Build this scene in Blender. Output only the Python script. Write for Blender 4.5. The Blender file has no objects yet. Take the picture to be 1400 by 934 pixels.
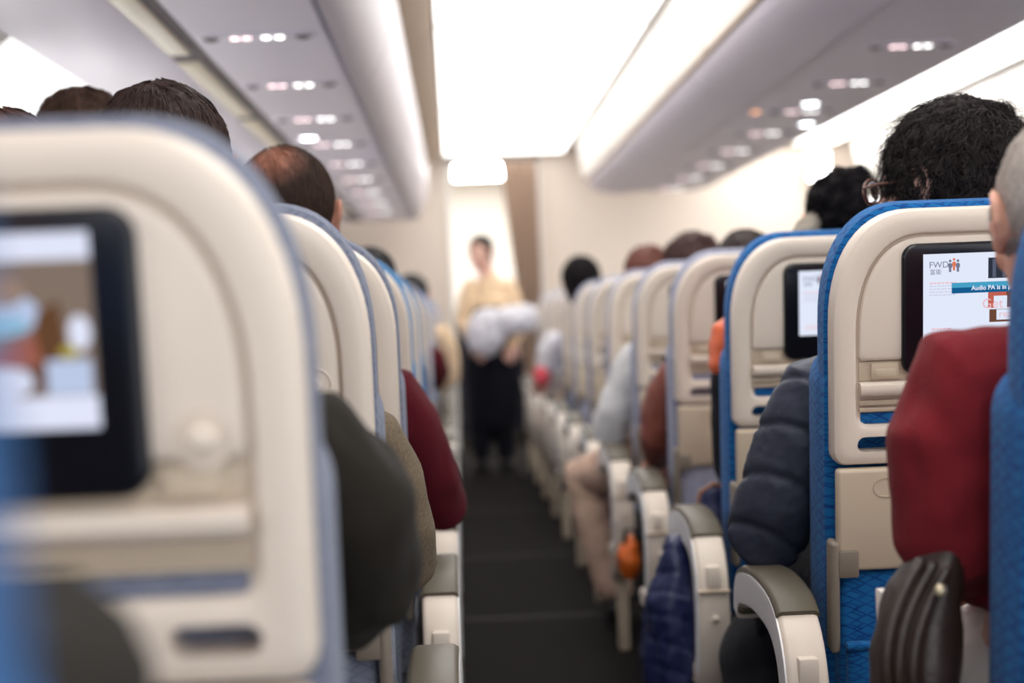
import bpy, bmesh, math, random
import numpy as np
from mathutils import Vector, Matrix, noise
from mathutils.bvhtree import BVHTree

random.seed(7); rng = np.random.default_rng(7)
SC = bpy.context.scene
COL = SC.collection
PI = math.pi

# ------------------------------------------------------------------ camera
F = 2160.0            # focal length in pixels of the 1400 px wide frame
CAMZ = 1.008
VPX, VPY = 622.0, 435.0
ROLL = math.radians(2.3)
dY = Vector((VPX - 700, 467 - VPY, -F)).normalized()
t = Vector((-math.sin(ROLL), math.cos(ROLL), 0))
dZ = (t - dY * t.dot(dY)).normalized()
dX = dY.cross(dZ)
R_wc = Matrix((dX, dY, dZ))            # rows: world axes in camera coordinates
cam_d = bpy.data.cameras.new('camera')
cam = bpy.data.objects.new('camera', cam_d); COL.objects.link(cam)
cam.matrix_world = Matrix.Translation((0, 0, CAMZ)) @ R_wc.to_4x4()
cam_d.sensor_width = 36; cam_d.lens = 36 * F / 1400
cam_d.clip_start = 0.02; cam_d.clip_end = 100
cam_d.dof.use_dof = True; cam_d.dof.focus_distance = 2.15; cam_d.dof.aperture_fstop = 2.5
SC.camera = cam

def P(px, py, D):
    """world point seen at a photo pixel, at distance D along the aisle"""
    v = R_wc @ Vector((px - 700, 467 - py, -F))
    v = v * (D / v.y)
    return Vector((v.x, v.y, v.z + CAMZ))

# ------------------------------------------------------------------ materials
def srgb(r, g, b):
    f = lambda c: (c / 255) / 12.92 if c / 255 <= .04045 else ((c / 255 + .055) / 1.055) ** 2.4
    return (f(r), f(g), f(b), 1)

def mat(name, col, rough=.5, spec=.4, var=0.0, vscale=8, bump=0.0, bscale=200, sheen=0, metal=0):
    m = bpy.data.materials.new(name); m.use_nodes = True
    nt = m.node_tree; b = nt.nodes['Principled BSDF']
    b.inputs['Base Color'].default_value = col
    b.inputs['Roughness'].default_value = rough
    b.inputs['Specular IOR Level'].default_value = spec
    b.inputs['Metallic'].default_value = metal
    if sheen: b.inputs['Sheen Weight'].default_value = sheen
    tc = nt.nodes.new('ShaderNodeTexCoord')
    if var:
        n = nt.nodes.new('ShaderNodeTexNoise'); n.inputs['Scale'].default_value = vscale; n.inputs['Detail'].default_value = 5
        nt.links.new(tc.outputs['Object'], n.inputs['Vector'])
        mx = nt.nodes.new('ShaderNodeMix'); mx.data_type = 'RGBA'
        mx.inputs['A'].default_value = tuple(c * (1 - var) for c in col[:3]) + (1,)
        mx.inputs['B'].default_value = tuple(min(1, c * (1 + var)) for c in col[:3]) + (1,)
        nt.links.new(n.outputs['Fac'], mx.inputs['Factor'])
        nt.links.new(mx.outputs['Result'], b.inputs['Base Color'])
    if bump:
        n2 = nt.nodes.new('ShaderNodeTexNoise'); n2.inputs['Scale'].default_value = bscale; n2.inputs['Detail'].default_value = 3
        nt.links.new(tc.outputs['Object'], n2.inputs['Vector'])
        bp = nt.nodes.new('ShaderNodeBump'); bp.inputs['Strength'].default_value = bump; bp.inputs['Distance'].default_value = .003
        nt.links.new(n2.outputs['Fac'], bp.inputs['Height']); nt.links.new(bp.outputs['Normal'], b.inputs['Normal'])
    return m

def emit(name, col, strength):
    m = bpy.data.materials.new(name); m.use_nodes = True
    nt = m.node_tree; nt.nodes.clear()
    o = nt.nodes.new('ShaderNodeOutputMaterial'); e = nt.nodes.new('ShaderNodeEmission')
    e.inputs['Color'].default_value = col; e.inputs['Strength'].default_value = strength
    nt.links.new(e.outputs[0], o.inputs[0])
    return m

def fabric(name, c1, c2):
    """woven seat cloth with a lattice of darker strokes"""
    m = bpy.data.materials.new(name); m.use_nodes = True
    nt = m.node_tree; b = nt.nodes['Principled BSDF']
    b.inputs['Roughness'].default_value = .9; b.inputs['Specular IOR Level'].default_value = .15
    b.inputs['Sheen Weight'].default_value = .08
    tc = nt.nodes.new('ShaderNodeTexCoord'); sp = nt.nodes.new('ShaderNodeSeparateXYZ')
    nt.links.new(tc.outputs['Object'], sp.inputs[0])
    ad = nt.nodes.new('ShaderNodeMath'); ad.operation = 'ADD'
    nt.links.new(sp.outputs['X'], ad.inputs[0]); nt.links.new(sp.outputs['Y'], ad.inputs[1])
    cb = nt.nodes.new('ShaderNodeCombineXYZ')
    nt.links.new(ad.outputs[0], cb.inputs['X']); nt.links.new(sp.outputs['Z'], cb.inputs['Y'])
    fac = None
    for ang, sc in ((.75, (12, 24, 1)), (-.85, (10, 22, 1))):
        mp = nt.nodes.new('ShaderNodeMapping'); mp.inputs['Rotation'].default_value = (0, 0, ang); mp.inputs['Scale'].default_value = sc
        nt.links.new(cb.outputs[0], mp.inputs['Vector'])
        br = nt.nodes.new('ShaderNodeTexBrick')
        br.inputs['Scale'].default_value = 1.0; br.inputs['Mortar Size'].default_value = .03; br.inputs['Mortar Smooth'].default_value = .5
        br.inputs['Color1'].default_value = (0, 0, 0, 1); br.inputs['Color2'].default_value = (.25, .25, .25, 1); br.inputs['Mortar'].default_value = (1, 1, 1, 1)
        br.offset = .4
        nt.links.new(mp.outputs[0], br.inputs['Vector'])
        if fac is None: fac = br.outputs['Color']
        else:
            mm = nt.nodes.new('ShaderNodeMix'); mm.data_type = 'RGBA'; mm.blend_type = 'LIGHTEN'; mm.inputs['Factor'].default_value = .8
            nt.links.new(fac, mm.inputs['A']); nt.links.new(br.outputs['Color'], mm.inputs['B']); fac = mm.outputs['Result']
    nz = nt.nodes.new('ShaderNodeTexNoise'); nz.inputs['Scale'].default_value = 60
    nt.links.new(tc.outputs['Object'], nz.inputs['Vector'])
    ml = nt.nodes.new('ShaderNodeMath'); ml.operation = 'MULTIPLY'; ml.inputs[1].default_value = 1.3
    nt.links.new(nz.outputs['Fac'], ml.inputs[0])
    m2 = nt.nodes.new('ShaderNodeMath'); m2.operation = 'MULTIPLY'
    nt.links.new(fac, m2.inputs[0]); nt.links.new(ml.outputs[0], m2.inputs[1])
    mx = nt.nodes.new('ShaderNodeMix'); mx.data_type = 'RGBA'
    mx.inputs['A'].default_value = c1; mx.inputs['B'].default_value = c2
    nt.links.new(m2.outputs[0], mx.inputs['Factor']); nt.links.new(mx.outputs['Result'], b.inputs['Base Color'])
    n2 = nt.nodes.new('ShaderNodeTexNoise'); n2.inputs['Scale'].default_value = 500
    nt.links.new(tc.outputs['Object'], n2.inputs['Vector'])
    bp = nt.nodes.new('ShaderNodeBump'); bp.inputs['Strength'].default_value = .5; bp.inputs['Distance'].default_value = .002
    nt.links.new(n2.outputs['Fac'], bp.inputs['Height']); nt.links.new(bp.outputs['Normal'], b.inputs['Normal'])
    return m

M = {}
M['beige'] = mat('beige_plastic', srgb(222, 209, 195), .38, .4, .02, 6, .12, 700)
M['beige2'] = mat('tan_plastic', srgb(196, 180, 158), .42, .4, .03, 6)
M['grey'] = mat('taupe_plastic', srgb(128, 118, 106), .45, .4)
M['cover'] = mat('white_armrest_cover', srgb(240, 238, 238), .35, .4)
M['pad'] = mat('armrest_pad_vinyl', srgb(88, 81, 68), .5, .4, .05, 30)
M['black'] = mat('black_gloss_plastic', srgb(16, 17, 24), .22, .5)
M['dark'] = mat('dark_metal', srgb(48, 46, 46), .5, .5)
M['blue'] = fabric('blue_seat_cloth', srgb(26, 104, 166), srgb(12, 52, 116))
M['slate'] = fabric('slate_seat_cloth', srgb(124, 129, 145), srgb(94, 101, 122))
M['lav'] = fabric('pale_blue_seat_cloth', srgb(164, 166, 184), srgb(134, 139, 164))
M['teal'] = fabric('light_blue_seat_cloth', srgb(84, 140, 186), srgb(50, 96, 150))
M['text'] = mat('printed_grey_ink', srgb(104, 96, 86), .6)
M['bin'] = mat('lavender_white_panel', srgb(238, 231, 240), .4, .35, .012, 2)
M['binR'] = mat('lilac_grey_panel', srgb(232, 225, 235), .4, .35, .012, 2)
M['binD'] = mat('lavender_grey_door', srgb(208, 200, 206), .42, .35, .012, 2)
M['gap'] = mat('brown_seal_and_gap_shade', srgb(156, 134, 114), .6, .3, .1, 9)  # latch and seal brown, also painting the shade in the bin gaps
M['line'] = mat('mid_grey_rubber', srgb(120, 112, 112), .7, .2)  # even grey for the lens rail and air nozzles
M['wall'] = mat('warm_white_laminate', srgb(228, 214, 200), .5, .3, .015, 2)
M['white'] = mat('white_laminate', srgb(238, 234, 228), .5, .3, .01, 3)
M['floor'] = mat('charcoal_carpet', srgb(25, 22, 22), .95, .1, .25, 60, .6, 300)
M['strip'] = mat('floor_path_marking', srgb(50, 46, 45), .7, .2)
M['lens'] = mat('ivory_lamp_cover', srgb(240, 228, 204), .35, .3)
M['curtain'] = mat('brown_curtain_cloth', srgb(178, 154, 136), .9, .1, .08, 30)
M['skin'] = mat('skin', srgb(214, 160, 138), .5, .35, .06, 25)
M['skin2'] = mat('pale_skin', srgb(226, 180, 162), .5, .35, .05, 25)
M['skin3'] = mat('tanned_skin', srgb(190, 134, 112), .5, .35, .08, 25)
M['eye'] = mat('eye_dark', srgb(40, 30, 28), .2, .6)
M['lips'] = mat('lip_skin', srgb(178, 96, 92), .45, .4)
E_ceil = emit('ceiling_diffuser_light', (1, .985, .955, 1), 3.7)
E_ceil2 = emit('far_aisle_diffuser_light', (1, .985, .955, 1), 6.0)
E_gal = emit('galley_lamp_light', (1, .98, .95, 1), 26)
E_wall = emit('sidewall_wash_light', (1, .985, .97, 1), 1.5)
E_read = emit('reading_lamp_light', (.95, .98, 1, 1), 14)
E_signw = emit('lit_sign_white', (1, .98, .97, 1), 6)
E_signp = emit('lit_sign_pink', (1, .72, .74, 1), 4.0)
E_call = emit('call_lamp_orange', (1, .42, .16, 1), 4)

# ------------------------------------------------------------------ mesh helpers
class G:
    """collects vertices and faces"""
    def __init__(s): s.v = []; s.f = []; s.m = []; s.cur = 0
    def add(s, vs, fs, mi=None):
        o = len(s.v); s.v += [tuple(v) for v in vs]
        s.f += [tuple(i + o for i in f) for f in fs]; s.m += [s.cur if mi is None else mi] * len(fs)
        return s
    def loft(s, rings, cap0=True, cap1=True, closed=True):
        n = len(rings[0]); vs = [p for r in rings for p in r]; fs = []
        for i in range(len(rings) - 1):
            for j in range(n if closed else n - 1):
                k = (j + 1) % n
                fs.append((i * n + j, i * n + k, (i + 1) * n + k, (i + 1) * n + j))
        if cap0: fs.append(tuple(range(n - 1, -1, -1)))
        if cap1: fs.append(tuple((len(rings) - 1) * n + j for j in range(n)))
        return s.add(vs, fs)
    def rbox(s, lo, hi, r=.004, seg=2):
        bm = bmesh.new(); bmesh.ops.create_cube(bm, size=1)
        for v in bm.verts: v.co = Vector([lo[i] + (v.co[i] + .5) * (hi[i] - lo[i]) for i in range(3)])
        r = min(r, .48 * min(hi[i] - lo[i] for i in range(3)))
        if r > 0: bmesh.ops.bevel(bm, geom=list(bm.edges), offset=r, segments=seg, affect='EDGES', profile=.5)
        bm.verts.ensure_lookup_table(); bm.verts.index_update()
        s.add([v.co[:] for v in bm.verts], [[v.index for v in f.verts] for f in bm.faces]); bm.free(); return s
    def tube(s, pts, rad, seg=12, cap=True):
        """tapered capsule chain; rad: number or (rx, ry) per point"""
        pts = [Vector(p) for p in pts]
        rad = [(r, r) if not isinstance(r, (tuple, list)) else r for r in rad]
        T = []
        for i in range(len(pts)):
            a = pts[max(i - 1, 0)]; b = pts[min(i + 1, len(pts) - 1)]
            T.append((b - a).normalized())
        ref = Vector((1, 0, 0)) if abs(T[0].x) < .9 else Vector((0, 1, 0))
        rings = []; X = None; seq = []
        for i, p in enumerate(pts):
            if X is None: X = (ref - T[i] * ref.dot(T[i])).normalized()
            else: X = (X - T[i] * X.dot(T[i])).normalized()
            seq.append((p, T[i], X.copy(), rad[i]))
        full = []
        if cap:
            p, tt, x, r = seq[0]
            for a in (80, 50, 25): full.append((p - tt * max(r) * math.sin(math.radians(a)), tt, x, (r[0] * math.cos(math.radians(a)), r[1] * math.cos(math.radians(a)))))
        full += seq
        if cap:
            p, tt, x, r = seq[-1]
            for a in (25, 50, 80): full.append((p + tt * max(r) * math.sin(math.radians(a)), tt, x, (r[0] * math.cos(math.radians(a)), r[1] * math.cos(math.radians(a)))))
        for p, tt, x, r in full:
            y = tt.cross(x)
            rings.append([p + x * (r[0] * math.cos(2 * PI * k / seg)) + y * (r[1] * math.sin(2 * PI * k / seg)) for k in range(seg)])
        return s.loft(rings)
    def ell(s, c, r, rot=None, nu=16, nv=10):
        c = Vector(c); vs = []; fs = []
        for i in range(1, nv):
            th = PI * i / nv
            for j in range(nu):
                ph = 2 * PI * j / nu
                vs.append(Vector((r[0] * math.sin(th) * math.cos(ph), r[1] * math.sin(th) * math.sin(ph), r[2] * math.cos(th))))
        for i in range(nv - 2):
            for j in range(nu):
                k = (j + 1) % nu
                fs.append((i * nu + j, (i + 1) * nu + j, (i + 1) * nu + k, i * nu + k))
        o = len(vs); vs += [Vector((0, 0, r[2])), Vector((0, 0, -r[2]))]
        for j in range(nu):
            k = (j + 1) % nu
            fs.append((o, j, k)); fs.append((o + 1, (nv - 2) * nu + k, (nv - 2) * nu + j))
        if rot is not None: vs = [rot @ v for v in vs]
        return s.add([v + c for v in vs], fs)
    def xf(s, fn, start=0):
        s.v[start:] = [tuple(fn(Vector(v))) for v in s.v[start:]]; return s
    def build(s, name, mats, parent=None, smooth=True, angle=40, normals=True):
        me = bpy.data.meshes.new(name); me.from_pydata(s.v, [], s.f)
        if not isinstance(mats, (list, tuple)): mats = [mats]
        for m in mats: me.materials.append(m)
        if len(mats) > 1: me.polygons.foreach_set('material_index', s.m)
        if normals:
            bm = bmesh.new(); bm.from_mesh(me); bmesh.ops.recalc_face_normals(bm, faces=bm.faces); bm.to_mesh(me); bm.free()
        if smooth:
            me.polygons.foreach_set('use_smooth', [True] * len(me.polygons))
            if angle: me.set_sharp_from_angle(angle=math.radians(angle))
        me.update()
        return link(name, me, parent)

def link(name, me, parent=None):
    o = bpy.data.objects.new(name, me); COL.objects.link(o)
    if parent: o.parent = parent
    return o

def tag(o, label=None, cat=None, group=None, kind=None):
    if label: o['label'] = label
    if cat: o['category'] = cat
    if group: o['group'] = group
    if kind: o['kind'] = kind
    return o

def empty(name, loc, label=None, cat=None, group=None):
    o = bpy.data.objects.new(name, None); COL.objects.link(o); o.location = loc; o.empty_display_size = .05
    return tag(o, label, cat, group)

def copy_tree(o, parent=None):
    c = o.copy(); COL.objects.link(c)
    if parent: c.parent = parent
    for ch in list(o.children): copy_tree(ch, c)
    return c

def struct(name, g, m, **k):
    return tag(g.build(name, m, **k), kind='structure')

def extrude_y(prof, y0, y1, closed=True):
    """profile list of (x,z), closed solid along y"""
    return G().loft([[(x, y0, z) for x, z in prof], [(x, y1, z) for x, z in prof]])

def sheet(prof, y0, y1, th=.02):
    """open profile (x,z) thickened to a solid shell, extruded along y"""
    pts = [Vector((p[0], 0, p[1])) for p in prof]; off = []
    for i in range(len(pts)):
        a = pts[max(i - 1, 0)]; b = pts[min(i + 1, len(pts) - 1)]
        d = (b - a).normalized(); n = Vector((-d.z, 0, d.x)); off.append(pts[i] + n * th)
    loop = [(p.x, p.z) for p in pts] + [(p.x, p.z) for p in reversed(off)]
    n = len(loop); g = G(); vs = [(x, y0, z) for x, z in loop] + [(x, y1, z) for x, z in loop]; fs = []
    for j in range(n):
        k = (j + 1) % n; fs.append((j, k, n + k, n + j))
    m = len(pts)
    for e in (0, n):
        for i in range(m - 1): fs.append((e + i, e + i + 1, e + n - 2 - i, e + n - 1 - i))
    return g.add(vs, fs)

def remesh(g, voxel, smooth=4, disp=None):
    """fuse overlapping pieces into one continuous skin"""
    me = bpy.data.meshes.new('tmp'); me.from_pydata(g.v, [], g.f)
    bm = bmesh.new(); bm.from_mesh(me); bmesh.ops.recalc_face_normals(bm, faces=bm.faces); bm.to_mesh(me); bm.free()
    o = bpy.data.objects.new('tmp', me); COL.objects.link(o)
    md = o.modifiers.new('r', 'REMESH'); md.mode = 'VOXEL'; md.voxel_size = voxel; md.adaptivity = 0
    if smooth:
        ms = o.modifiers.new('s', 'SMOOTH'); ms.factor = .5; ms.iterations = smooth
    dg = bpy.context.evaluated_depsgraph_get(); ev = o.evaluated_get(dg)
    m2 = bpy.data.meshes.new_from_object(ev)
    bpy.data.objects.remove(o); bpy.data.meshes.remove(me)
    if disp:
        n = len(m2.vertices); co = np.empty(n * 3); no = np.empty(n * 3)
        m2.vertices.foreach_get('co', co); m2.vertices.foreach_get('normal', no)
        co = co.reshape(-1, 3); no = no.reshape(-1, 3)
        d = np.array([disp(Vector(c)) for c in co])
        m2.vertices.foreach_set('co', (co + no * d[:, None]).ravel())
    m2.polygons.foreach_set('use_smooth', [True] * len(m2.polygons)); m2.update()
    return m2

def tomesh(name, me, m, parent=None):
    me.name = name; me.materials.clear(); me.materials.append(m)
    return link(name, me, parent)

def join_geo(me, g):
    """append pieces of g to mesh me"""
    bm = bmesh.new(); bm.from_mesh(me)
    vs = [bm.verts.new(v) for v in g.v]
    for f in g.f:
        try: bm.faces.new([vs[i] for i in f]).smooth = True
        except ValueError: pass
    bm.to_mesh(me); bm.free(); return me

def text_geo(body, size, align='LEFT', bold=0):
    c = bpy.data.curves.new('t', 'FONT'); c.body = body; c.size = size; c.align_x = align; c.align_y = 'BOTTOM_BASELINE'; c.resolution_u = 3; c.offset = bold
    o = bpy.data.objects.new('t', c); COL.objects.link(o)
    dg = bpy.context.evaluated_depsgraph_get(); me = bpy.data.meshes.new_from_object(o.evaluated_get(dg))
    vs = [v.co[:] for v in me.vertices]; fs = [tuple(p.vertices) for p in me.polygons]
    bpy.data.objects.remove(o); bpy.data.curves.remove(c); bpy.data.meshes.remove(me)
    return vs, fs

# ------------------------------------------------------------------ seats
TILT = math.radians(7)
ct, st = math.cos(TILT), math.sin(TILT)
def tilt(p):
    """back frame (u, depth, height) -> seat coordinates"""
    u, d, v = p
    return Vector((u, d * ct - (v - 1) * st, 1 + d * st + (v - 1) * ct))

def outline(W, top, bot, ax, ay, rb=.02, n=14, ex=2.3):
    """closed outline with big shouldered top corners, (u, v) anticlockwise from bottom left"""
    pts = []
    for i in range(5):                         # bottom-left to right
        a = math.radians(180 + 90 * i / 4); pts.append((-W + rb + rb * math.cos(a), bot + rb + rb * math.sin(a)))
    for i in range(5):
        a = math.radians(270 + 90 * i / 4); pts.append((W - rb + rb * math.cos(a), bot + rb + rb * math.sin(a)))
    for i in range(n + 1):
        a = PI / 2 * i / n
        pts.append((W - ax + ax * math.cos(a) ** (2 / ex), top - ay + ay * math.sin(a) ** (2 / ex)))
    for i in range(n + 1):
        a = PI / 2 * (1 - i / n)
        pts.append((-W + ax - ax * math.cos(a) ** (2 / ex), top - ay + ay * math.sin(a) ** (2 / ex)))
    return pts

def stadium(cx, cv, w, h, n=8):
    r = h / 2; pts = []
    for i in range(n + 1):
        a = -PI / 2 + PI * i / n; pts.append((cx + w / 2 - r + r * math.cos(a), cv + r * math.sin(a)))
    for i in range(n + 1):
        a = PI / 2 + PI * i / n; pts.append((cx - w / 2 + r + r * math.cos(a), cv + r * math.sin(a)))
    return pts

def ring3(o, d): return [(u, d, v) for u, v in o]

def screen_geo(kind):
    """what the seat screen shows; returns G with material slots, in (u, depth, v) round the screen centre"""
    g = G(); W, H = .103, .062
    def rect(x0, y0, x1, y1, mi, lay):
        d = -.0003 * lay; g.add([(x0, d, y0), (x1, d, y0), (x1, d, y1), (x0, d, y1)], [(0, 1, 2, 3)], mi)
    def poly(pts, mi, lay):
        d = -.0003 * lay; g.add([(x, d, y) for x, y in pts], [tuple(range(len(pts)))], mi)
    def txt(s, x, y, size, mi, lay, align='LEFT', bold=0):
        vs, fs = text_geo(s, size, align, bold); d = -.0003 * lay
        g.add([(x + v[0], d, y + v[1]) for v in vs], fs, mi)
    def disc(cx, cy, rx, ry, mi, lay):
        poly([(cx + rx * math.cos(2 * PI * k / 20), cy + ry * math.sin(2 * PI * k / 20)) for k in range(20)], mi, lay)
    rect(-W, -H, W, H, 0, 0)
    L = -W; T = H
    if kind == 'advert':
        txt('FWD', L + .008, T - .0195, .0125, 1, 1)
        txt('富衛', L + .009, T - .0285, .0085, 1, 1)
        for k, mi in ((0, 1), (1, 2), (2, 1)):                       # three little figures
            cx = L + .038 + .0055 * k; dy = .002 if k == 1 else 0
            rect(cx - .0017, T - .026 + dy, cx + .0017, T - .0135 + dy, mi, 1); disc(cx, T - .0105 + dy, .0019, .0019, mi, 1)
            rect(cx - .0028, T - .020 + dy, cx + .0028, T - .0145 + dy, mi, 2)
        for i in range(5):                                           # small print block
            y = T - .042 - .0042 * i; x = L + .009
            while x < L + .045:
                w = random.uniform(.003, .0075); rect(x, y, min(x + w, L + .047), y + .0017, 3 if i == 0 else 4, 1); x += w + .0012
        rect(L + .092, T - .037, L + .148, T - .008, 5, 1)           # dark photo
        rect(L + .098, T - .036, L + .103, T - .010, 6, 2); rect(L + .112, T - .036, L + .118, T - .009, 6, 2)
        rect(L + .092, T - .079, L + .15, T - .055, 7, 1)            # warm photo
        rect(L + .118, T - .078, L + .15, T - .056, 8, 2)
        rect(L + .1, T - .079, L + .119, T - .062, 0, 3)
        rect(L + .040, T - .0565, L + .178, T - .0415, 9, 4); rect(L + .040, T - .0485, L + .178, T - .0415, 10, 5)
        txt('Audio PA is in progress', L + .109, T - .0525, .0086, 0, 6, 'CENTER', .00022)
        txt('Get', L + .083, T - .079, .0195, 3, 5)
        rect(L + .094, T - .099, L + .15, T - .081, 8, 1); rect(L + .104, T - .096, L + .15, T - .0815, 0, 3)
        txt('ready', L + .107, T - .0925, .0145, 3, 5)
        for i in range(2):
            y = T - .107 - .0055 * i; x = L + .012
            while x < L + (.04 if i == 0 else .078):
                w = random.uniform(.003, .008); rect(x, y, x + w, y + .002, 3, 1); x += w + .0012
    else:                                                             # film with pale bars above and below
        rect(-W, -H + .021, W, H - .017, 1, 1)
        rect(.0, -H + .021, .06, -.01, 2, 2)
        disc(.045, .012, .025, .014, 3, 2); rect(-W, .0, .062, .0095, 4, 3); disc(.05, .026, .012, .009, 2, 3)
        poly([(.06, -.036), (.068, .012), (.082, .02), (.085, -.005), (.074, -.038)], 5, 3)
        poly([(.036, -.018), (.05, -.008), (.066, .0), (.07, -.02), (.045, -.024)], 6, 4)
        disc(.046, -.031, .018, .01, 0, 4); disc(.094, -.001, .007, .011, 0, 4); rect(.072, -.04, .1, -.018, 3, 4); disc(.087, -.013, .006, .004, 7, 5)
        for x in (-.09, -.05, -.02): disc(x, -.01, .014, .02, 5 if x != -.05 else 6, 3)
    return g

AD = [emit('screen_pale', srgb(226, 233, 250), 1.0), emit('screen_slate', srgb(128, 134, 160), .8), emit('screen_orange', srgb(232, 130, 100), .9),
      emit('screen_pink', srgb(240, 190, 200), .95), emit('screen_lilac', srgb(210, 214, 234), .95), emit('screen_dark', srgb(52, 58, 72), .8),
      emit('screen_greyblue', srgb(96, 104, 128), .8), emit('screen_rust', srgb(206, 104, 88), .85), emit('screen_brown', srgb(120, 78, 62), .8),
      emit('screen_blue', srgb(22, 96, 148), .9), emit('screen_sky', srgb(74, 168, 206), .9)]
FILM = [emit('film_white', srgb(226, 230, 250), 1.0), emit('film_taupe', srgb(140, 122, 110), .85), emit('film_tan', srgb(168, 138, 112), .85), emit('film_pale', srgb(192, 206, 236), .95),
        emit('film_cyan', srgb(150, 198, 226), .95), emit('film_brown', srgb(112, 78, 54), .8), emit('film_rust', srgb(170, 100, 80), .85), emit('film_yellow', srgb(190, 176, 80), .85)]
SCREEN_ME = {}
def screen_mesh(kind):
    if kind in SCREEN_ME: return SCREEN_ME[kind]
    if kind == 'off':
        g = G(); g.add([(-.103, 0, -.062), (.103, 0, -.062), (.103, 0, .062), (-.103, 0, .062)], [(0, 1, 2, 3)])
        ms = [M['black']]
    else:
        g = screen_geo(kind); ms = AD if kind == 'advert' else FILM
    g.xf(lambda p: tilt((p[0], p[1] - .0042, p[2] + 1.010)))
    me = bpy.data.meshes.new('screen_' + kind); me.from_pydata(g.v, [], g.f)
    for m in ms: me.materials.append(m)
    me.polygons.foreach_set('material_index', g.m); me.update()
    SCREEN_ME[kind] = me; return me

def armrest_geo(sgn):
    """C shaped aisle armrest in seat coordinates; sgn -1: on the seat's -x side"""
    path = [(.335, .540), (.325, .568), (.295, .590), (.225, .600), (.15, .603), (.055, .594), (.0, .565), (-.028, .52), (-.036, .46), (-.03, .40), (-.01, .34), (.03, .285), (.085, .25)]
    hw = [.014, .022, .027, .029, .029, .029, .028, .027, .026, .025, .024, .022, .016]
    # smooth the path
    def sub(a):
        out = []
        for i in range(len(a) - 1):
            p0 = a[max(i - 1, 0)]; p1 = a[i]; p2 = a[i + 1]; p3 = a[min(i + 2, len(a) - 1)]
            for k in range(3):
                s = k / 3
                out.append(tuple(.5 * (2 * p1[j] + (p2[j] - p0[j]) * s + (2 * p0[j] - 5 * p1[j] + 4 * p2[j] - p3[j]) * s * s + (-p0[j] + 3 * p1[j] - 3 * p2[j] + p3[j]) * s ** 3) for j in range(len(p1))))
        out.append(a[-1]); return out
    full = sub([(p[0], p[1], h) for p, h in zip(path, hw)])
    xc = -.295 if sgn < 0 else .285; XW = .0295
    def rings(seq, xw, lift=0, trim=0):
        rr = []
        for i, (y, z, h) in enumerate(seq):
            a = seq[max(i - 1, 0)]; b = seq[min(i + 1, len(seq) - 1)]
            d = Vector((b[0] - a[0], b[1] - a[1])).normalized(); n = Vector((d.y, -d.x))   # outward
            r = .008; ring = []
            for cx, cn in ((-1, -1), (1, -1), (1, 1), (-1, 1)):
                for k in range(3):
                    base = {(-1, -1): 180, (1, -1): 270, (1, 1): 0, (-1, 1): 90}[(cx, cn)]
                    ang = math.radians(base + 45 * k)
                    rr_ = min(r, h * .7)
                    px = cx * (xw - rr_) + rr_ * math.cos(ang); pn = cn * (h - rr_) + rr_ * math.sin(ang)
                    ring.append((xc + px, y + n.x * (pn + lift) * 1, z + n.y * (pn + lift)))
            rr.append(ring)
        return rr
    return full, rings, xc, XW

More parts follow.
